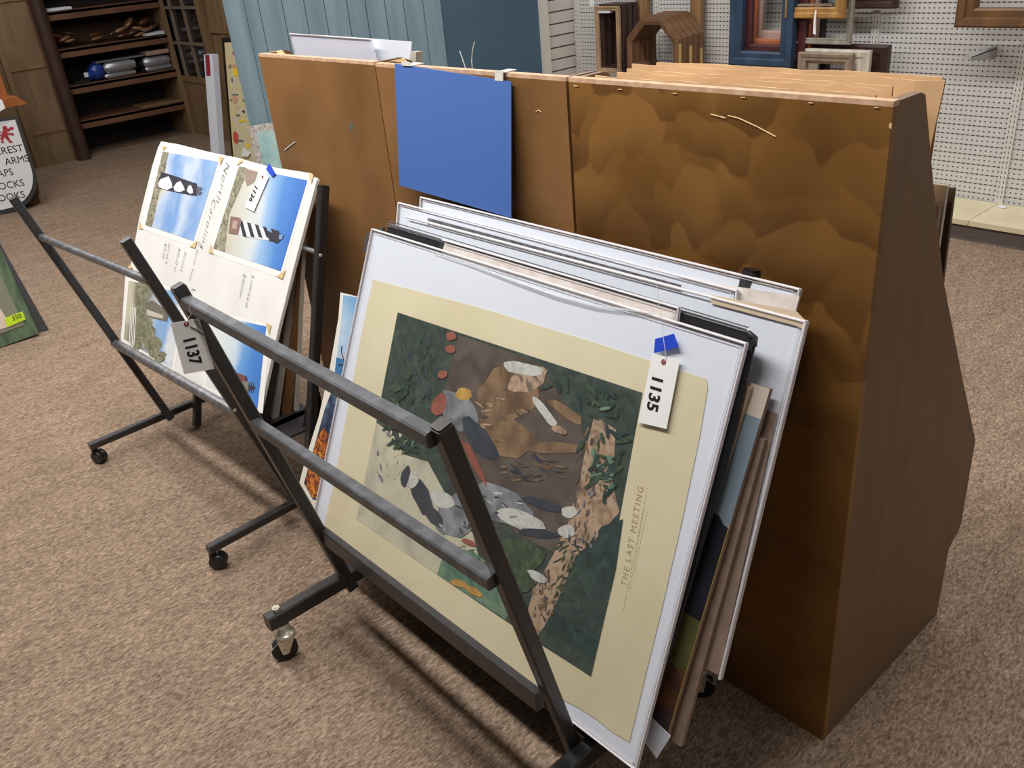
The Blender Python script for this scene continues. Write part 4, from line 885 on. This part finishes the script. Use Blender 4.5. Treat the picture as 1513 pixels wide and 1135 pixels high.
mb = MB(); mb.prism([L2.p(x, y) for x, y in ((471, 760), (440, 722), (452, 676), (476, 600), (490, 560), (540, 560), (530, 770))][::-1], -L2.n*.0008, mat('print_border_cream', rgb(226, 222, 208), .6))
mb.poly([L2.p(x, y, .001) for x, y in ((462, 738), (449, 714), (462, 668), (480, 604), (490, 578), (530, 578), (520, 745))], artmat('print_dark_water', ((36, 44, 60), (50, 66, 90), (90, 116, 140)), 30))
mb.poly([L2.p(x, y, .0014) for x, y in ((461, 735), (450, 714), (457, 684), (470, 645), (478, 632), (496, 655), (510, 662), (512, 742))], artmat('print_orange_cliffs', ((66, 38, 40), (110, 56, 38), (196, 110, 40), (226, 160, 60)), 55, 1.5))
mb.build('sheet', None, aut)

# lot tag on the left arm of the front rack
cN = (CP-Vector((-1.08, -.74, .9))).normalized(); TG = Plane(Vector((-1.07, -.735, .9)), cN.cross(Vector((0, 0, -1))), (0, 0, 1))
lot_tag('lot_tag', 'white lot tag 1137 tied by string to the left arm of the front rack', '1137', TG, [(252, 478), (294, 470), (317, 545), (272, 553)], .0, (275.5, 479),
        None, [(275, 479), (279, 468), (283, 464), (279, 452)], .0330, .95, (270, 499), (282, 541))
tp = bpy.data.objects.get('lot_tag.001')
MB().tube([TG.p(x, y, .0015) for x, y in ((281, 483), (290, 487), (301, 495))], .0011, n=5).build('pen_stroke', INK, tp)
MB().tube([TG.p(x, y, .0015) for x, y in ((287, 476), (292, 475), (293, 481), (298, 486))], .0008, n=5).build('pen_stroke', INK, tp)

# ------------------------------------------------------------------ lighthouse board in the rear rack
LB = tilted(-.455, .335, 28.15, 2.4, -2.0)
bc_ = Vector((-2.66, -.46, .335))
LB = Plane(bc_, LB.a, LB.u)
QL = [(237, 210), (468, 262), (388, 612), (158, 560)]
lh = thing('lighthouse_board', LB.p(290, 560), 'white board with four lighthouse prints and handwriting, tag 1136, in the rear rack', 'board')
oc = [(238, 209), (262, 213), (315, 226), (350, 233), (400, 247), (466, 262), (468, 266), (455, 315), (432, 402), (410, 490), (388, 590), (384, 607), (362, 607), (181, 512), (178, 497), (188, 420), (206, 320), (225, 245), (233, 219)]
MB().prism([LB.p(x, y) for x, y in reversed(oc)], -LB.n*.012).build('foam_board', WHITEC, lh, .002)
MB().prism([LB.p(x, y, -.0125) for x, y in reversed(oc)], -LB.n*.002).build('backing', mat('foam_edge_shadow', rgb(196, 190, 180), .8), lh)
def F2(x, y): return (180+x*300/1135, 200+y*300/1135)
def F3(x, y): return (170+x*300/1135, 400+y*300/1135)
def gradart(name, stops, pa, pb_, sc=7, amt=.25):
    """printed picture: bands of colour running across the sheet from pa to pb_, broken by noise"""
    m = bpy.data.materials.new(name); m.use_nodes = True; nt = m.node_tree; b = nt.nodes['Principled BSDF']; L = nt.links.new
    g = nt.nodes.new('ShaderNodeTexCoord'); d = (pb_-pa); ln = d.length; d = d.normalized()
    org = lh.location
    sb = nt.nodes.new('ShaderNodeVectorMath'); sb.operation = 'SUBTRACT'; L(g.outputs['Object'], sb.inputs[0]); sb.inputs[1].default_value = pa-org
    dt = nt.nodes.new('ShaderNodeVectorMath'); dt.operation = 'DOT_PRODUCT'; L(sb.outputs[0], dt.inputs[0]); dt.inputs[1].default_value = d/ln
    n = nt.nodes.new('ShaderNodeTexNoise'); n.inputs['Scale'].default_value = sc; n.inputs['Detail'].default_value = 5; L(g.outputs['Object'], n.inputs[0])
    ad = nt.nodes.new('ShaderNodeMath'); ad.operation = 'MULTIPLY_ADD'; L(n.outputs[0], ad.inputs[0]); ad.inputs[1].default_value = amt*2
    s2 = nt.nodes.new('ShaderNodeMath'); s2.operation = 'SUBTRACT'; L(dt.outputs['Value'], s2.inputs[0]); s2.inputs[1].default_value = amt
    L(s2.outputs[0], ad.inputs[2])
    r = nt.nodes.new('ShaderNodeValToRGB'); e = r.color_ramp.elements; e[0].position = stops[0][0]; e[0].color = rgb(*stops[0][1]); e[1].position = stops[-1][0]; e[1].color = rgb(*stops[-1][1])
    for p_, c_ in stops[1:-1]: q_ = e.new(p_); q_.color = rgb(*c_)
    L(ad.outputs[0], r.inputs[0]); L(r.outputs[0], b.inputs['Base Color']); b.inputs['Roughness'].default_value = .4
    return m
def quad(pts, f, d): return [LB.p(*f(x, y), d) for x, y in reversed(pts)]
MNT = mat('print_mount_white', rgb(232, 230, 226), .6)
STW = mat('tower_white', rgb(214, 216, 222), .5); STB = mat('tower_black', rgb(58, 56, 66), .5); BRK = mat('tower_brick', rgb(134, 104, 98), .6); SAND = artmat('shore_paint', ((120, 108, 84), (168, 158, 134), (206, 200, 186)), 30, 2.0); GRS = artmat('dune_grass_paint', ((88, 86, 70), (140, 136, 116), (186, 180, 160)), 45, 2.)
# print 1: black tower with white lozenges
p1 = MB(); p1.poly(quad([(205, 62), (560, 122), (408, 625), (100, 520)], F2, .0006), MNT)
A1 = gradart('cloudy_sky_print', [(0., (176, 170, 150)), (.10, (206, 200, 186)), (.22, (190, 204, 226)), (.45, (120, 160, 214)), (.65, (196, 210, 230)), (.85, (132, 166, 214)), (1, (150, 180, 218))], LB.p(*F2(178, 290)), LB.p(*F2(470, 370)), 9, .30)
p1.poly(quad([(228, 90), (540, 148), (400, 592), (130, 500)], F2, .0012), A1)
p1.poly(quad([(228, 90), (262, 96), (245, 180), (215, 300), (168, 514), (130, 500), (180, 290)], F2, .0016), GRS)
p1.poly(quad([(222, 205), (300, 228), (410, 268), (418, 288), (412, 330), (400, 338), (300, 318), (200, 296), (206, 245)], F2, .0020), STB)
def ell(mbx, f, cx, cy, rx, ry, rot, d, m, n=18):
    mbx.poly([LB.p(*f(cx+rx*math.cos(t)*math.cos(rot)-ry*math.sin(t)*math.sin(rot), cy+rx*math.cos(t)*math.sin(rot)+ry*math.sin(t)*math.cos(rot)), d) for t in [-2*PI*i/n for i in range(n)]], m)
p1.poly(quad([(203, 270), (215, 245), (262, 228), (280, 268), (282, 292), (250, 307), (206, 290)], F2, .0024), STW)
p1.poly(quad([(288, 290), (305, 265), (328, 255), (345, 285), (352, 305), (325, 318), (296, 312)], F2, .0024), STW)
p1.poly(quad([(362, 310), (372, 282), (386, 278), (396, 300), (398, 322), (380, 328)], F2, .0024), STW)
p1.poly(quad([(404, 262), (420, 270), (418, 340), (402, 336)], F2, .0026), STB); p1.poly(quad([(420, 284), (446, 290), (450, 302), (436, 306), (448, 318), (436, 334), (418, 328)], F2, .0027), mat('lantern_grey', rgb(96, 96, 108), .5))
p1.build('lighthouse_print', None, lh)
# print 2: spiral striped tower
p2 = MB(); p2.poly(quad([(650, 148), (1060, 212), (890, 800), (490, 655)], F2, .0006), MNT)
A2 = gradart('seaside_print', [(0., (140, 128, 104)), (.12, (196, 190, 172)), (.34, (206, 208, 202)), (.52, (206, 214, 220)), (.62, (150, 186, 222)), (.80, (88, 138, 206)), (1, (70, 118, 196))], LB.p(*F2(560, 420)), LB.p(*F2(965, 480)), 6, .10)
p2.poly(quad([(655, 172), (1037, 252), (888, 760), (510, 632)], F2, .0012), A2)
p2.poly(quad([(655, 172), (700, 182), (690, 230), (650, 330), (600, 440), (575, 652), (510, 632)], F2, .0016), GRS)
p2.poly(quad([(690, 185), (760, 205), (745, 260), (700, 285), (688, 250)], F2, .0018), mat('house_brown_print', rgb(150, 132, 120), .6))
tw = [(655, 472), (740, 495), (845, 545), (852, 592), (760, 580), (650, 556)]
p2.poly(quad(tw, F2, .0020), STW)
for i in range(5):   # diagonal bands
    x0 = 655+i*44; s0 = .26*(x0-655)
    p2.poly(quad([(x0, 474+s0), (x0+20, 479+s0), (x0+44, 570+s0*.2), (x0+22, 564+s0*.2)], F2, .0023), STB)
p2.poly(quad([(815, 532), (850, 548), (848, 594), (822, 590)], F2, .0025), STB)
p2.poly(quad([(608, 452), (664, 462), (668, 480), (650, 555), (596, 548)], F2, .0024), BRK); p2.poly(quad([(622, 475), (648, 480), (640, 525), (614, 520)], F2, .0026), mat('brick_panel_print', rgb(176, 152, 140), .6))
p2.poly(quad([(848, 532), (874, 530), (882, 545), (905, 560), (900, 575), (884, 590), (868, 604), (848, 596)], F2, .0026), STB)
p2.poly(quad([(880, 552), (900, 556), (896, 582), (878, 580)], F2, .0028), mat('lantern_blue', rgb(120, 156, 200), .4))
p2.build('lighthouse_print', None, lh)
# print 3: house and trees, lower left
p3 = MB(); p3.poly(quad([(58, 20), (400, 120), (330, 575), (32, 400)], F3, .0006), MNT)
A3 = gradart('cottage_print', [(0., (196, 190, 170)), (.2, (112, 110, 88)), (.42, (130, 130, 112)), (.58, (186, 196, 206)), (.8, (120, 164, 214)), (1, (214, 218, 222))], LB.p(*F3(60, 230)), LB.p(*F3(350, 330)), 11, .34)
p3.poly(quad([(76, 55), (385, 130), (316, 545), (48, 380)], F3, .0012), A3)
for cx, cy, rx, ry, mm in ((150, 110, 40, 50, 'leaf'), (160, 330, 60, 70, 'umber'), (215, 420, 50, 60, 'leaf'), (120, 400, 34, 40, 'umber'), (250, 480, 36, 34, 'leaf'), (130, 250, 30, 60, 'leaf')):
    pts = [(cx+rx*(1+random.uniform(-.25, .25))*math.cos(2*PI*i/16), cy+ry*(1+random.uniform(-.25, .25))*math.sin(2*PI*i/16)) for i in range(16)]
    p3.poly(quad(pts, F3, .0017+cx*1e-6), artmat('print_tree_%d' % cx, ((92, 92, 72), (128, 128, 104), (160, 158, 134)), 60, 1.))
p3.poly(quad([(165, 180), (210, 165), (300, 230), (290, 285), (200, 262), (168, 225)], F3, .0022), mat('print_roof', rgb(112, 108, 96), .6)); p3.poly(quad([(175, 215), (270, 250), (265, 268), (180, 250)], F3, .0024), mat('print_wall', rgb(190, 184, 168), .6))
for k in range(4): p3.poly(quad([(88+k*9, 205), (92+k*9, 206), (80+k*9, 420), (76+k*9, 419)], F3, .0022), MNT)
p3.build('lighthouse_print', None, lh)
# print 4: brick tower, lower right
p4 = MB(); p4.poly(quad([(530, 225), (872, 300), (825, 800), (490, 670)], F3, .0006), MNT)
A4 = gradart('blue_sky_print', [(0., (222, 224, 222)), (.25, (214, 220, 222)), (.45, (196, 212, 226)), (.62, (112, 160, 214)), (.85, (78, 132, 204)), (1, (70, 122, 198))], LB.p(*F3(520, 500)), LB.p(*F3(830, 560)), 7, .16)
p4.poly(quad([(548, 245), (845, 312), (796, 770), (506, 640)], F3, .0012), A4)
p4.poly(quad([(640, 555), (735, 590), (748, 640), (740, 680), (640, 655), (600, 640)], F3, .0018), mat('brick_red_print', rgb(116, 72, 70), .6))
p4.poly(quad([(690, 615), (750, 622), (745, 670), (700, 668)], F3, .0021), mat('grey_tower_print', rgb(126, 118, 108), .6))
p4.poly(quad([(728, 585), (738, 600), (736, 612), (726, 612)], F3, .0023), STB)
for k in range(3): p4.poly(quad([(748+k*12, 625), (752+k*12, 625), (750+k*12, 682), (746+k*12, 682)], F3, .0023), STB)
p4.poly(quad([(745, 638), (784, 650), (784, 660), (745, 668)], F3, .0022), STB)
p4.build('lighthouse_print', None, lh)
# tape corners
mb = MB()
for f, pts in ((F2, [(540, 116), (566, 120), (548, 172)]), (F2, [(640, 170), (655, 138), (682, 142)]), (F2, [(378, 622), (420, 586), (410, 630)]), (F2, [(100, 478), (92, 520), (118, 526)]), (F2, [(484, 655), (498, 604), (512, 664)]),
               (F2, [(1040, 212), (1072, 218), (1058, 272)]), (F2, [(915, 750), (896, 804), (862, 788)]), (F2, [(222, 58), (250, 62), (228, 84)]), (F2, [(30, 750), (40, 722), (62, 740)]), (F3, [(840, 290), (872, 302), (858, 360)])):
    mb.poly([LB.p(*f(x, y), .003) for x, y in reversed(pts)], TAPE)
mb.build('tape_corners', None, lh)
PENC = mat('pencil_grey', rgb(70, 68, 66), .7)
def note(s, x0, y0, x1, y1, size, sx=1, sh=.25, f=F2, sp=1.1):
    a, b = LB.p(*f(x0, y0), .003), LB.p(*f(x1, y1), .003)
    text(s, a, b-a, LB.a, size, PENC, lh, 'handwriting', sx=sx, shear=sh, space=sp, bold=-.0007*size/.03)
note('North', 583, 140, 548, 275, .040, 1.25); note('Carolina', 510, 345, 452, 565, .036, 1.22, sp=1.15)
note('by Garner Yates', 430, 590, 385, 770, .017, 1.1); note('L', 392, 850, 388, 900, .035, 1)
note('Prints', 350, 645, 325, 760, .020, 1.35); note('$20.00 ea', 318, 625, 290, 760, .018, 1.1)
note('Set of 4', 262, 600, 238, 740, .018, 1.15); note('$75.00', 240, 600, 220, 720, .018, 1.0)
note('Limited', 728, 775, 690, 950, .021, 1.45); note('Edition', 680, 770, 655, 900, .021, 1.15)
lot_tag('lot_tag', 'white lot tag 1136 with blue tape on the lighthouse board', '1136', LB, [(383, 254), (397.5, 261), (375, 313), (362, 306)], .005, (388, 261.5),
        [(398, 241), (407, 257), (402, 261), (393, 250)], None, .030, .95, (377.5, 272), (367.5, 297))
# framed pieces behind the lighthouse board, seen from their right ends
FB = [mat('rear_frame_%d' % i, rgb(*c), .5, c2=rgb(*[int(v*.8) for v in c]), scale=20, stretch=(1, 1, .1)) for i, c in enumerate(((58, 48, 42), (92, 84, 78), (176, 170, 162), (128, 92, 58), (208, 200, 184)))]
labs = ('dark brown framed piece directly behind the lighthouse board', 'grey framed piece second behind the lighthouse board', 'pale grey framed piece between darker ones in the rear rack', 'medium brown wooden framed piece near the back of the rear rack', 'off-white board rearmost in the rear rack')
yb = [-.405, -.375, -.335, -.30, -.262]; yt = [-.085, -.10, -.105, -.11, -.115]; zt = [.93, .93, .91, .88, .86]; th_ = [.022, .026, .02, .026, .012]
for k in range(5):
    xr = -1.70+.006*k; xl = -2.42
    t = thing('framed_piece', ((xl+xr)/2, yb[k], .326), labs[k], 'framed picture')
    v = Vector((0, yt[k]-yb[k], zt[k]-.326)); n = Vector((0, v.z, -v.y)).normalized(); w = .045
    o = Vector((xl, yb[k], .326)); vh = v.normalized(); Lh = v.length
    mb = MB()
    def P_(x, y): return Vector((x, o.y, o.z))+vh*y
    for (xa, xb, ya, yb2) in ((xl, xr, 0, w), (xl, xr, Lh-w, Lh), (xl, xl+w, w, Lh-w), (xr-w, xr, w, Lh-w)):
        mb.prism([P_(xa, ya), P_(xb, ya), P_(xb, yb2), P_(xa, yb2)], n*th_[k])
    mb.build('frame', FB[k], t)
    MB().prism([P_(xl+w, w), P_(xr-w, w), P_(xr-w, Lh-w), P_(xl+w, Lh-w)], n*th_[k]*.5).build('backing', FB[(k+1) % 5], t)
